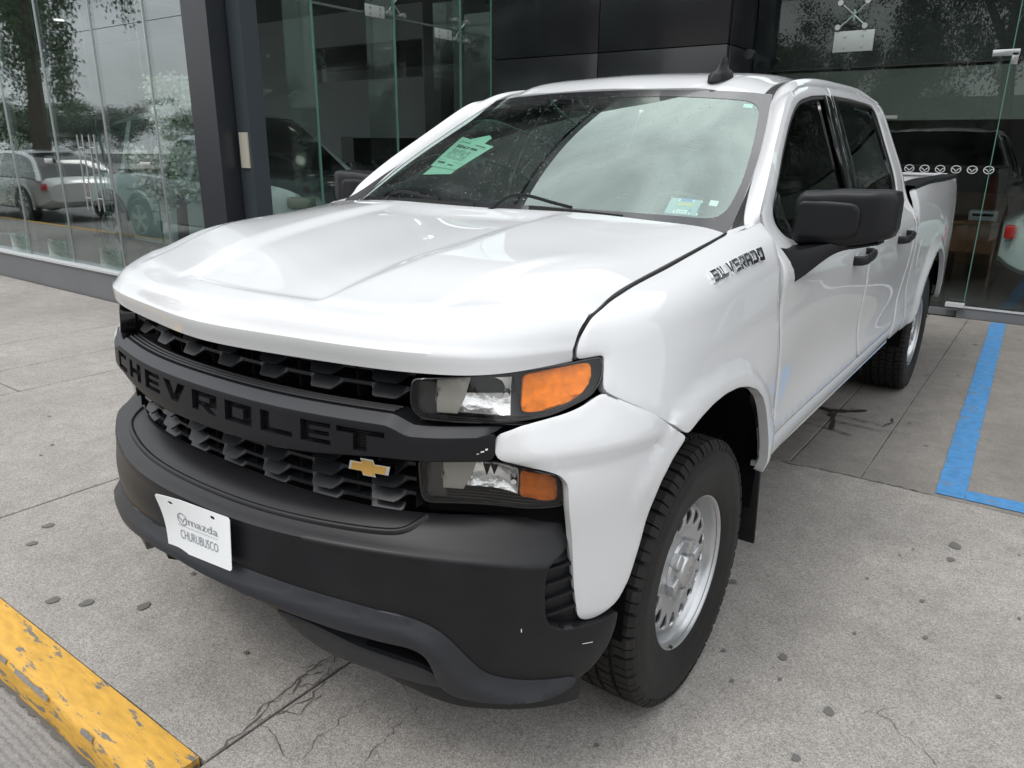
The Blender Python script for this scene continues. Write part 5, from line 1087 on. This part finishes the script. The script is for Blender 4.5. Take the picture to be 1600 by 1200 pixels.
# ---- headlights ----
LU = [(.205, 1.078), (.30, 1.086), (.42, 1.0935), (.50, 1.098), (.565, 1.1005), (.61, 1.105), (.652, 1.109), (.657, 1.09), (.652, 1.062), (.636, 1.040), (.610, 1.0255), (.56, 1.012), (.5128, 1.0005), (.45, .994), (.3864, .9885), (.30, .9885), (.235, .9905), (.210, 1.004), (.201, 1.025)]
LL = [(.215, .889), (.40, .905), (.50, .899), (.56, .885), (.577, .862), (.580, .80), (.40, .793), (.235, .786), (.222, .80)]
def lamp(OUT, upper):
    A = np.array(OUT); base = -.0 if upper else -.030
    for sx in (1, -1):
        def fl(o):
            if sx < 0:
                for v in o.data.vertices: v.co.x *= -1
                o.data.flip_normals()
            return o
        inner = inset(loopres(A, .01, 2), .0045).tolist()
        h = fl(panel('headlight', SIDE, [OUT, (inner, 'sharp')], GLOSSB, T, off=base+.001, th=.055, step=.02, ostep=.01, ins=.002))
        fl(panel('lamp_lens', SIDE, [(inset(loopres(A, .012, 2), .005).tolist(), 'sharp')], LENS, h, off=base+.0, th=.002, step=.03, lip=0))
        fl(panel('lamp_body', SIDE, [(inset(loopres(A, .012, 2), .003).tolist(), 'sharp')], LAMPDK, h, off=base-.058, th=.002, step=.03))
        if upper:
            R0, R1, S0, S1 = .262, .425, 1.006, 1.082
            am = [(.447, 1.010), (.447, 1.086), (.50, 1.0895), (.55, 1.0925), (.60, 1.0965), (.628, 1.095), (.627, 1.066), (.612, 1.045), (.58, 1.028), (.53, 1.016), (.49, 1.011)]
            dk = [(.214, 1.000), (.214, 1.072), (.258, 1.077), (.262, 1.06), (.266, 1.02), (.275, 1.001)]
        else:
            R0, R1, S0, S1 = .275, .440, .818, .889
            am = [(.450, .818), (.450, .892), (.49, .892), (.54, .885), (.565, .872), (.570, .812)]
            dk = [(.232, .797), (.232, .882), (.272, .884), (.274, .82), (.29, .797)]
        def refl(u, v):
            a = (u-R0)/(R1-R0)*2-1; b = (v-S0)/(S1-S0)*2-1
            return -.016-.036*np.clip(1-(a*.9)**2, 0, 1)**.7*np.clip(1-(b*.75)**2, 0, 1)**.6
        fl(panel('reflector', SIDE, [([(R0+(R1-R0)*i/20, S0+(S1-S0)*.02*0) for i in range(21)]+[(R1, S0+(S1-S0)*i/10) for i in range(1, 11)]+[(R1-(R1-R0)*i/20, S1) for i in range(1, 21)]+[(R0, S1-(S1-S0)*i/10) for i in range(1, 10)], 'sharp')], REFLECT, h, off=base, th=.001, step=.006, ins=0, offf=refl))
        rw = [(R0-.002, S0), (R0+.045, S0), (R0+.062, (S0+S1)/2), (R0+.072, S1), (R0-.002, S1), (R0-.006, (S0*.7+S1*.3)), (R0+.001, (S0+S1)/2), (R0-.005, S0*.3+S1*.7)]
        fl(panel('ribbed_wing', SIDE, [rw], LAMPIN, h, off=base-.015, th=.001, step=.012, ins=0, soft=0))
        fl(panel('turn_signal', SIDE, [am], AMBER if upper else AMBERD, h, off=base-.010, th=.012, step=.01, ins=.003, offf=lambda u, v: .0022*np.sin(v*420)+.0016*np.sign(np.sin(u*75))))
        fl(panel('inner_bezel', SIDE, [dk], LAMPDK, h, off=base-.018, th=.02, step=.012, offf=lambda u, v: .0016*np.sin(v*700)))
        # ribbed floor under the reflector
        us = np.linspace(R0-.04, R1+(.12 if upper else .14), 60)
        for q in range(5):
            v0 = S0-.004-.0038*q; A0 = SIDE(us, np.full(60, v0)); Nn = SIDE.normal(us, np.full(60, v0)); Nn *= np.sign((Nn*(A0-[0, 2, .75])).sum(1).mean())
            r0 = A0+Nn*(base-.014-.0075*(4-q)*.9); r1 = r0+[0, 0, .0028]; r0[:, 0] *= sx; r1[:, 0] *= sx
            grid('lamp_rib', [r0, r1], LAMPDK, h)
        # bulb shield with pointed teeth
        mb = MB(); uc = (R0+R1)/2+.012
        for t, (du, dl) in enumerate(((-.004, .024), (.014, .020))):
            tri = [(uc+du-.009, S1-.006), (uc+du+.009, S1-.006), (uc+du+.001, S1-.010-dl)]
            Pq = [SIDE([a], [b])[0] for a, b in tri]; nq = SIDE.normal([uc], [S1])[0]; nq *= np.sign(nq @ (Pq[0]-[0, 2, .75]))
            Pq = [p+nq*(base-.026) for p in Pq]; Pk = [p-nq*.01 for p in Pq]
            Pq = [(sx*p[0], p[1], p[2]) for p in Pq+Pk]; mb.add(Pq, [(0, 1, 2), (0, 2, 5, 3), (2, 1, 4, 5)])
        mb.out('bulb_shield', DARK, h)
        p = SIDE([uc+.03], [(S0+S1)/2+.004])[0]+[.01, .03-base, 0]
        MB().cyl((sx*p[0], p[1], p[2]), (sx*(p[0]+.014), p[1]-.02, p[2]), .009, .006).out('bulb', CHROME, h)
lamp(LU, True); lamp(LL, False)
# dark filler between lamp, hood and bar
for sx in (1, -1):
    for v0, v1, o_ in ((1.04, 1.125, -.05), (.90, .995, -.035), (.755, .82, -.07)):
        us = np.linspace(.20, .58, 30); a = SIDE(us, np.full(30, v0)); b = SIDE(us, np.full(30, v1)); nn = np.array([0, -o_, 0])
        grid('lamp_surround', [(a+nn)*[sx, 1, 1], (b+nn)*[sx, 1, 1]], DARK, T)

# ---- windscreen, cowl, wipers ----
uu = np.linspace(-1, 1, 61); vv = np.linspace(-.01, 1.01, 36); Ug, Vg = np.meshgrid(uu, vv)
ws = grid('windshield', WINDF(Ug.ravel(), Vg.ravel()).reshape(36, 61, 3), WGLASS, T, ang=None)
o1 = [(-1.0, -.02), (1.0, -.02), (1.0, 1.005), (-1.0, 1.005)]
i1 = [(-.90, .082), (-.5, .074), (0, .070), (.5, .074), (.90, .082), (.945, .10), (.962, .15), (.970, .3), (.962, .6), (.952, .86), (.935, .905), (.90, .925), (.5, .935), (.2, .93), (0, .925), (-.2, .93), (-.5, .935), (-.90, .925), (-.935, .905), (-.952, .86), (-.962, .6), (-.970, .3), (-.962, .15), (-.945, .10)]
panel('windshield_border', WINDF, [(np.array(loopres(np.array(o1), .03, 0)).tolist(), 'sharp'), i1], FRIT, ws, off=.0012, th=.002, step=.05, sv=.9, ostep=.03, ins=0, lip=0, outward=1)
us = np.linspace(-1, 1, 50); a = HOODF(us, np.full(50, 1.165)); b = WINDF(us, np.full(50, .03))
c0 = a-[0, 0, .035]; c1 = b*.999-[0, .004, .0]; c1[:, 2] = WINDF(us, np.full(50, 0.0))[:, 2]+.003; c1[:, 1] = WINDF(us, np.full(50, 0.0))[:, 1]-.002
grid('cowl_panel', [c0-[0, .05, .02], c0, .5*(c0+c1)+[0, 0, .002], c1], PLAST, T)
def wiper(pts, vb0, vb1, n0, n1):
    P_ = WINDF([p[0] for p in pts], [p[1] for p in pts]); N_ = WINDF.normal([p[0] for p in pts], [p[1] for p in pts]); N_ *= np.sign(N_[:, 2:3])
    P_ = P_+N_*np.array([p[2] for p in pts])[:, None]; q = spl(range(len(pts)), P_, np.linspace(0, len(pts)-1, 24))
    w = sweep('wiper', q, lambda t: [(a*(1.3-.6*t), b) for a, b in [(-.008, -.004), (.008, -.004), (.006, .005), (-.006, .005)]], PLAST, T)
    us = np.linspace(vb0[0], vb1[0], 14); vs = np.linspace(vb0[1], vb1[1], 14); P_ = WINDF(us, vs); N_ = WINDF.normal(us, vs); N_ *= np.sign(N_[:, 2:3])
    sweep('wiper_blade', P_+N_*.012, [(-.007, -.006), (.007, -.006), (.004, .010), (-.004, .010)], SEAL, w)
    p = WINDF([pts[0][0]], [pts[0][1]])[0]; MB().cyl(p+[0, -.01, -.01], p+[0, -.005, .035], .022, .014).out('wiper_pivot', SEAL, w)
wiper([(.10, -.01, .030), (.15, .035, .050), (.22, .060, .048), (.32, .055, .034), (.42, .045, .024)], (.24, .040), (.62, .030), 0, 0)
wiper([(-.52, .00, .030), (-.50, .04, .045), (-.42, .055, .040), (-.32, .05, .028), (-.22, .045, .024)], (-.44, .04), (-.02, .030), 0, 0)
for sx in (1, -1):   # black filler at the foot of the pillar
    A_ = [HOOD([1.0], [1.14])[0]*[sx, 1, 1]+[0, 0, .004], HOOD([.93], [1.18])[0]*[sx, 1, 1]+[0, .01, .0], WIND([1.0], [.0])[0]*[sx, 1, 1], WIND([1.01], [.12])[0]*[sx, 1, 1]+[0, 0, .012]]
# stickers on the inside of the glass
def onglass(u, v, d): 
    if 0 < d < .01: d = -d-.0005*0-(.0065-2*d if d > .0025 else 0)*0
    n = WINDF.normal([u], [v])[0]; n *= np.sign(n[2]); return WINDF([u], [v])[0]+n*d
def wrect(c, w, h, m, name, par, d=.0022, lab=None, rot=0):
    cs, sn = math.cos(rot), math.sin(rot); pts = []
    for a, b in ((-1, -1), (1, -1), (1, 1), (-1, 1)):
        x, y = a*w/2, b*h/2; pts.append(onglass(c[0]+x*cs-y*sn, c[1]+x*sn+y*cs, d))
    return mk(name, pts, [(0, 1, 2, 3)], m, par, None, **({'label': lab} if lab else {}))
st = wrect((.803, .137), .112, .085, mat('pale blue sticker', (.28, .42, .46), .5), 'inspection_sticker', ws)
for c, w, h, m in (((.765, .172), .035, .014, WHITEP), ((.845, .172), .035, .014, WHITEP), ((.803, .174), .040, .016, BLUEP), ((.800, .150), .06, .012, YELP), ((.845, .150), .028, .016, YELP), ((.765, .107), .034, .014, WHITEP), ((.805, .111), .038, .018, WHITEP), ((.848, .105), .034, .013, WHITEP), ((.845, .120), .034, .012, BLUEP), ((.805, .111), .028, .003, BLUEP)):
    wrect(c, w, h, m, 'sticker_print', st, .0032)
s2 = wrect((.903, .172), .030, .030, WHITEP, 'small_sticker', ws)
for q in range(3): wrect((.897+.006*q, .176), .0025, .012, INKD, 'sticker_print', s2, .0032)
s3 = wrect((.890, .888), .046, .032, mat('mint sticker', (.45, .8, .7), .5), 'corner_sticker', ws, .0022); wrect((.895, .886), .02, .012, WHITEP, 'sticker_print', s3, .0032)
# rain drops on the screen
mb = MB(); oc = [(math.cos(a), math.sin(a)) for a in np.linspace(0, 2*math.pi, 6, endpoint=False)]
du = rng.uniform(-.95, .95, 1500); dv = rng.uniform(.08, .97, 1500); dr = rng.uniform(.0009, .0026, 1500)
PP = WINDF(du, dv); NN = WINDF.normal(du, dv); NN *= np.sign(NN[:, 2:3])
for p, n, r_ in zip(PP, NN, dr):
    t1 = np.cross(n, [1, 0, 0]); t1 /= np.linalg.norm(t1); t2 = np.cross(n, t1); p = p+n*.0015
    mb.add([p+(t1*c*r_*1.3+t2*s_*r_) for c, s_ in oc]+[p+n*r_*.7], [(i, (i+1) % 6, 6) for i in range(6)])
mb.out('rain_drops', glass_mat('water', (.75, .8, .8), 2.2), ws, None, kind='stuff')
# ---- badge on the fender ----
SL = dict(LET)
SL['S'] = [[(0, 0), (1, 0), (1, .60), (.28, .60), (.28, .78), (1, .78), (1, 1), (0, 1), (0, .40), (.72, .40), (.72, .22), (0, .22)]]
SL['I'] = [[(.0, 0), (1, 0), (1, 1), (.0, 1)]]
SL['A'] = [[(0, 0), (.26, 0), (.26, .3), (.74, .3), (.74, 0), (1, 0), (1, 1), (0, 1)], [(.26, .5), (.74, .5), (.74, .77), (.26, .77)]]
SL['D'] = [[(0, 0), (.8, 0), (1, .2), (1, .8), (.8, 1), (0, 1)], [(.27, .23), (.73, .23), (.73, .77), (.27, .77)]]
SL['V'] = [[(.36, 0), (.64, 0), (1, 1), (.70, 1), (.5, .34), (.30, 1), (0, 1)]]
bx = 1.126; word = 'SILVERADO'; wd = {'I': .0115}
badge = [empty('name_badge', parent=T, label='chrome SILVERADO letters on the fender below the windscreen'), empty('name_badge', parent=T)]
tot = sum(wd.get(c, .0375) for c in word)+.0055*8
for sx in (1, -1):
    x = 0
    for c in (word if sx > 0 else word):
        w = wd.get(c, .0375); loops = []
        for lp in SL[c]:
            pts = []
            for a_, b_ in lp:
                xx = x+w*a_; uu_ = bx+(xx if sx > 0 else tot-xx)+.006*b_*sx; vv_ = 1.1925+.0265*b_-.012*xx*(1 if sx > 0 else -1)*0-.004*(xx/tot)
                pts.append((uu_, vv_))
            loops.append((pts, 'sharp'))
        o = panel('letter', SIDE, loops, CHROME, badge[0] if sx > 0 else badge[1], off=.0065, th=.008, step=.006, offf=fend_off, ins=0, lip=0, ang=20)
        if sx < 0:
            for v in o.data.vertices: v.co.x *= -1
            o.data.flip_normals()
        x += w+.0055
# ---- mirrors ----
def mirror(sx):
    st_ = [(.950, .715, .058, 1.338, .064), (.958, .722, .069, 1.339, .076), (.985, .728, .075, 1.342, .083), (1.06, .733, .078, 1.346, .085), (1.15, .738, .078, 1.351, .082), (1.195, .742, .074, 1.357, .077), (1.222, .746, .064, 1.360, .071), (1.234, .750, .050, 1.361, .059), (1.238, .752, .034, 1.361, .046)]
    rows = []
    S_ = spl([s[0] for s in st_], np.array([s[1:] for s in st_]), np.linspace(.950, 1.238, 30)); X_ = np.linspace(.950, 1.238, 30)
    for x, (yc, hy, zc, hz) in zip(X_, S_):
        r = []
        for a in np.linspace(0, 2*math.pi, 40, endpoint=False):
            c, s_ = math.cos(a), math.sin(a); e = .30
            yy = hy*math.copysign(abs(c)**e, c); zz = hz*math.copysign(abs(s_)**e, s_)
            if yy < 0: yy *= 1-.25*(zz/hz)**2*0
            z = zc+zz; 
            if yy < 0 and zz < 0: z -= .012*0
            r.append((sx*x, yc+yy, z))
        rows.append(r)
    o = grid('side_mirror', rows, PLAST, T, close_u=True, flip=(sx < 0), ang=50)
    for q in (0, -1): pass
    mk('mirror_end', [p for p in rows[-1]], [tuple(range(40))], PLAST, o); mk('mirror_end', [p for p in rows[0]], [tuple(range(40))], PLAST, o)
    fr = Plane(lambda u, v: (u, float(np.interp(u, X_, S_[:, 0]-S_[:, 1]))-.001, v))
    plate = [(.955, 1.283), (1.05, 1.284), (1.13, 1.293), (1.143, 1.305), (1.145, 1.38), (1.135, 1.393), (1.05, 1.397), (.962, 1.396), (.957, 1.34)]
    pl = panel('mirror_cap', fr, [plate], PLAST, o, off=.009, th=.014, step=.015, ins=.005, lip=.004, outward=(-1 if fr.normal([1.0], [1.3])[0][1] > 0 else 1))
    if sx < 0:
        for v in pl.data.vertices: v.co.x *= -1
        pl.data.flip_normals()
    box('mirror_glass', (sx*1.10, .812, 1.35), (.25, .006, .13), CHROME, o, bev=.002)
    pth = np.array([(.925, .610, 1.192), (.965, .628, 1.205), (1.01, .665, 1.232), (1.06, .705, 1.255), (1.12, .735, 1.268)]); q = spl(range(5), pth, np.linspace(0, 4, 16)); q[:, 0] *= sx
    prof = [(-.5, -.5), (.5, -.5), (.56, 0), (.5, .5), (-.5, .5), (-.56, 0)]
    sweep('mirror_arm', q, lambda t: [(a*(.105-.03*t), b*(.125*(1-t)**1.9+.024)) for a, b in prof], PLAST, o, ang=45)
    sweep('mirror_keel', np.array([(sx*x, .735, z) for x, z in ((1.00, 1.250), (1.06, 1.254), (1.13, 1.262), (1.20, 1.276))]), lambda t: [(a*.09, b*(.022*(1-t)+.008)) for a, b in prof], PLAST, o, ang=45)
mirror(1); mirror(-1)
# ---- placard on the bumper ----
TL, TR, BR, BL = map(np.array, ((-.066, -.962, .712), (.200, -.938, .714), (.220, -.960, .590), (-.047, -.962, .566)))
def plate_pt(s, t, d=0):
    p = (BL*(1-s)+BR*s)*(1-t)+(TL*(1-s)+TR*s)*t; p = p+np.array([0, .018*math.sin(math.pi*s)*0-.018*max(0, .35-s)**1.5*t*2.5-.004+.012*math.sin(math.pi*t)*(1-s)*.6, 0])
    return p+np.array([.0, -1, .1])*d
g = [[plate_pt(s, t) for s in np.linspace(0, 1, 17)] for t in np.linspace(0, 1, 9)]
# rounded corners by trimming a surface made of these points
PN = Net(np.linspace(0, .14, 9), np.linspace(0, .27, 17), g)
def rr(w, h, r, n=6): return [(x+r*math.cos(a), y+r*math.sin(a)) for x, y, a0 in ((w-r, r, -90), (w-r, h-r, 0), (r, h-r, 90), (r, r, 180)) for a in np.radians(np.linspace(a0, a0+90, n))]
oval = lambda cx, cy: [(cx+.0085*math.cos(a), cy+.0045*math.sin(a)) for a in np.linspace(0, 2*math.pi, 14, endpoint=False)]
pl = panel('front_placard', PN, [(loopres(np.array(rr(.27, .14, .009)), .012, 0).tolist(), 'sharp'), (oval(.047, .124)*1+[], 'sharp'), (oval(.207, .124), 'sharp')], WHITEP, T, off=.0, th=.0015, step=.012, ins=0, lip=0, label='white dealer placard lettered mazda CHURUBUSCO on the front bumper')
def on_plate(V_, x0, y0, d=.0012):
    P_ = PN(x0+V_[:, 0], y0+V_[:, 1]); N_ = PN.normal(x0+V_[:, 0], y0+V_[:, 1]); N_ *= np.sign(-N_[:, 1:2]); return P_+N_*d
V_, F_ = fit_text('mazda', .120, .020); mk('placard_lettering', on_plate(V_, .103, .078), F_, INK, pl, None)
V_, F_ = fit_text('mazda', .1165, .0165, bold=-.0); mk('placard_lettering', on_plate(V_, .1047, .0797, .0016), F_, WHITEP, pl, None) if False else None
V_, F_ = fit_text('CHURUBUSCO', .158, .023, bold=-.003); mk('placard_lettering', on_plate(V_, .063, .036), F_, INK, pl, None)
mb = MB(); V_ = np.array([(0, 0, 0), (.165, 0, 0), (.165, .0009, 0), (0, .0009, 0)]); mb.add(on_plate(V_, .058, .070), [(0, 1, 2, 3)]); mb.out('placard_rule', INK, pl, None)
def pf(a, b): V1 = on_plate(np.array([(a, b, 0)]), 0, 0); return V1[0]
emblem_ring(.080, .088, .0165, pf, 'placard_emblem', INK, pl, 1.12)
# ---- cabin ----
ys = np.linspace(-.84, .84, 21)
grid('dashboard', [[(x*.98, .36+.10*(x/.84)**2, 1.235) for x in ys], [(x, .75, 1.262) for x in ys], [(x, .98, 1.255) for x in ys], [(x, 1.06, 1.20) for x in ys], [(x, 1.03, .75) for x in ys]], GREYCAB, T, ang=40)
MB().box((.40, .93, 1.275), (.36, .16, .05), bev=.015).out('instrument_hood', GREYCAB, T)
cst = np.array([.40, 1.10, 1.225]); nax = np.array([0, .82, .57]); e1 = np.array([1., 0, 0]); e2 = np.cross(nax, e1); e2 /= np.linalg.norm(e2)
sw = sweep('steering_wheel', [cst+.185*(math.cos(a)*e1+math.sin(a)*e2) for a in np.linspace(0, 2*math.pi, 41)], circ(.014, 8), SEAL, T, up=nax, caps=False)
MB().cyl(cst-nax*.02, cst+nax*.03, .06, .08).box(tuple(cst), (.34, .02, .035)).out('steering_hub', GREYCAB, sw)
for x in (-.42, .42): MB().box((x, 1.78, 1.12), (.50, .16, .62), rot=Matrix.Rotation(-.18, 3, 'X'), bev=.05).box((x, 1.86, 1.50), (.26, .10, .17), bev=.04).box((x, 1.52, .84), (.50, .50, .16), bev=.05).out('front_seat', SEATM, T)
MB().box((0, 2.62, 1.10), (1.5, .16, .62), bev=.05).box((0, 2.36, .84), (1.5, .5, .16), bev=.05).out('rear_seat', SEATM, T)
P = ROOFF(Ug.ravel()*0+np.tile(np.linspace(-.93, .93, 61), 36), np.repeat(np.linspace(.03, 1.66, 36), 61)).reshape(36, 61, 3)-[0, 0, .035]
grid('headliner', P, LINERM, T)
MB().box((0, 1.5, .62), (1.7, 2.6, .04)).out('cab_floor', DARK, T)
MB().box((0, 1.02, 1.66), (.24, .03, .07), bev=.012).cyl((0, 1.0, 1.66), (0, .985, 1.73), .008).out('rear_view_mirror', SEAL, T)
for sx in (1, -1): mk('door_card', [(sx*.93, .5, .65), (sx*.93, 2.85, .65), (sx*.90, 2.85, 1.26), (sx*.90, .5, 1.26)], [(0, 1, 2, 3)], GREYCAB, T)
# price sheets lying against the glass, passenger side
pa = empty('price_sheet', label='pale green printed price sheets behind the windscreen on the passenger side', cat='paper')
def gp(u, v, d=-.012): return onglass(u, v, d)
def sheet(name, q, d, m=GREENP, par=pa):
    qa = [np.array(p) for p in q]; rows = [[gp(*((qa[0]*(1-s)+qa[1]*s)*(1-t)+(qa[3]*(1-s)+qa[2]*s)*t), d) for s in np.linspace(0, 1, 6)] for t in np.linspace(0, 1, 6)]
    return grid(name, rows, m, par, ang=None)
q1 = [(-.616, .331), (-.386, .291), (-.310, .4825), (-.674, .599)]
sheet('sheet', [(-.601, .264), (-.396, .267), (-.39, .33), (-.60, .36)], -.014); sheet('sheet', q1, -.011); sheet('sheet', [(-.60, .560), (-.408, .5), (-.405, .568), (-.451, .598)], -.013)
def ink(s0, t0, s1, t1):
    qa = [np.array(p) for p in q1]; f = lambda s, t: (qa[0]*(1-s)+qa[1]*s)*(1-t)+(qa[3]*(1-s)+qa[2]*s)*t
    return [gp(*f(s, t), -.0095) for s, t in ((s0, t0), (s1, t0), (s1, t1), (s0, t1))]
mb = MB()
for t in np.linspace(.30, .60, 9):
    s = .18
    while s < .80:
        w = random.uniform(.02, .09)
        if random.random() < .8: mb.add(ink(s, t, s+w, t+.012), [(0, 1, 2, 3)])
        s += w+.02
for s0, t0, s1, t1 in ((.05, .82, .95, .828), (.05, .215, .97, .223), (.62, .70, .80, .76), (.12, .12, .40, .17), (.55, .10, .75, .13), (.62, .86, .9, .885), (.15, .86, .45, .875)): mb.add(ink(s0, t0, s1, t1), [(0, 1, 2, 3)])
mb.out('sheet_print', INKD, pa, None)
V_, F_ = fit_text('5047', .42, .10, bold=.02)
qa = [np.array(p) for p in q1]
def mp_(x, y): s, t = .16+x, .66+y; return gp(*((qa[0]*(1-s)+qa[1]*s)*(1-t)+(qa[3]*(1-s)+qa[2]*s)*t), -.0095)
mk('sheet_number', [mp_(x, y) for x, y, _ in V_], F_, INKD, pa, None)
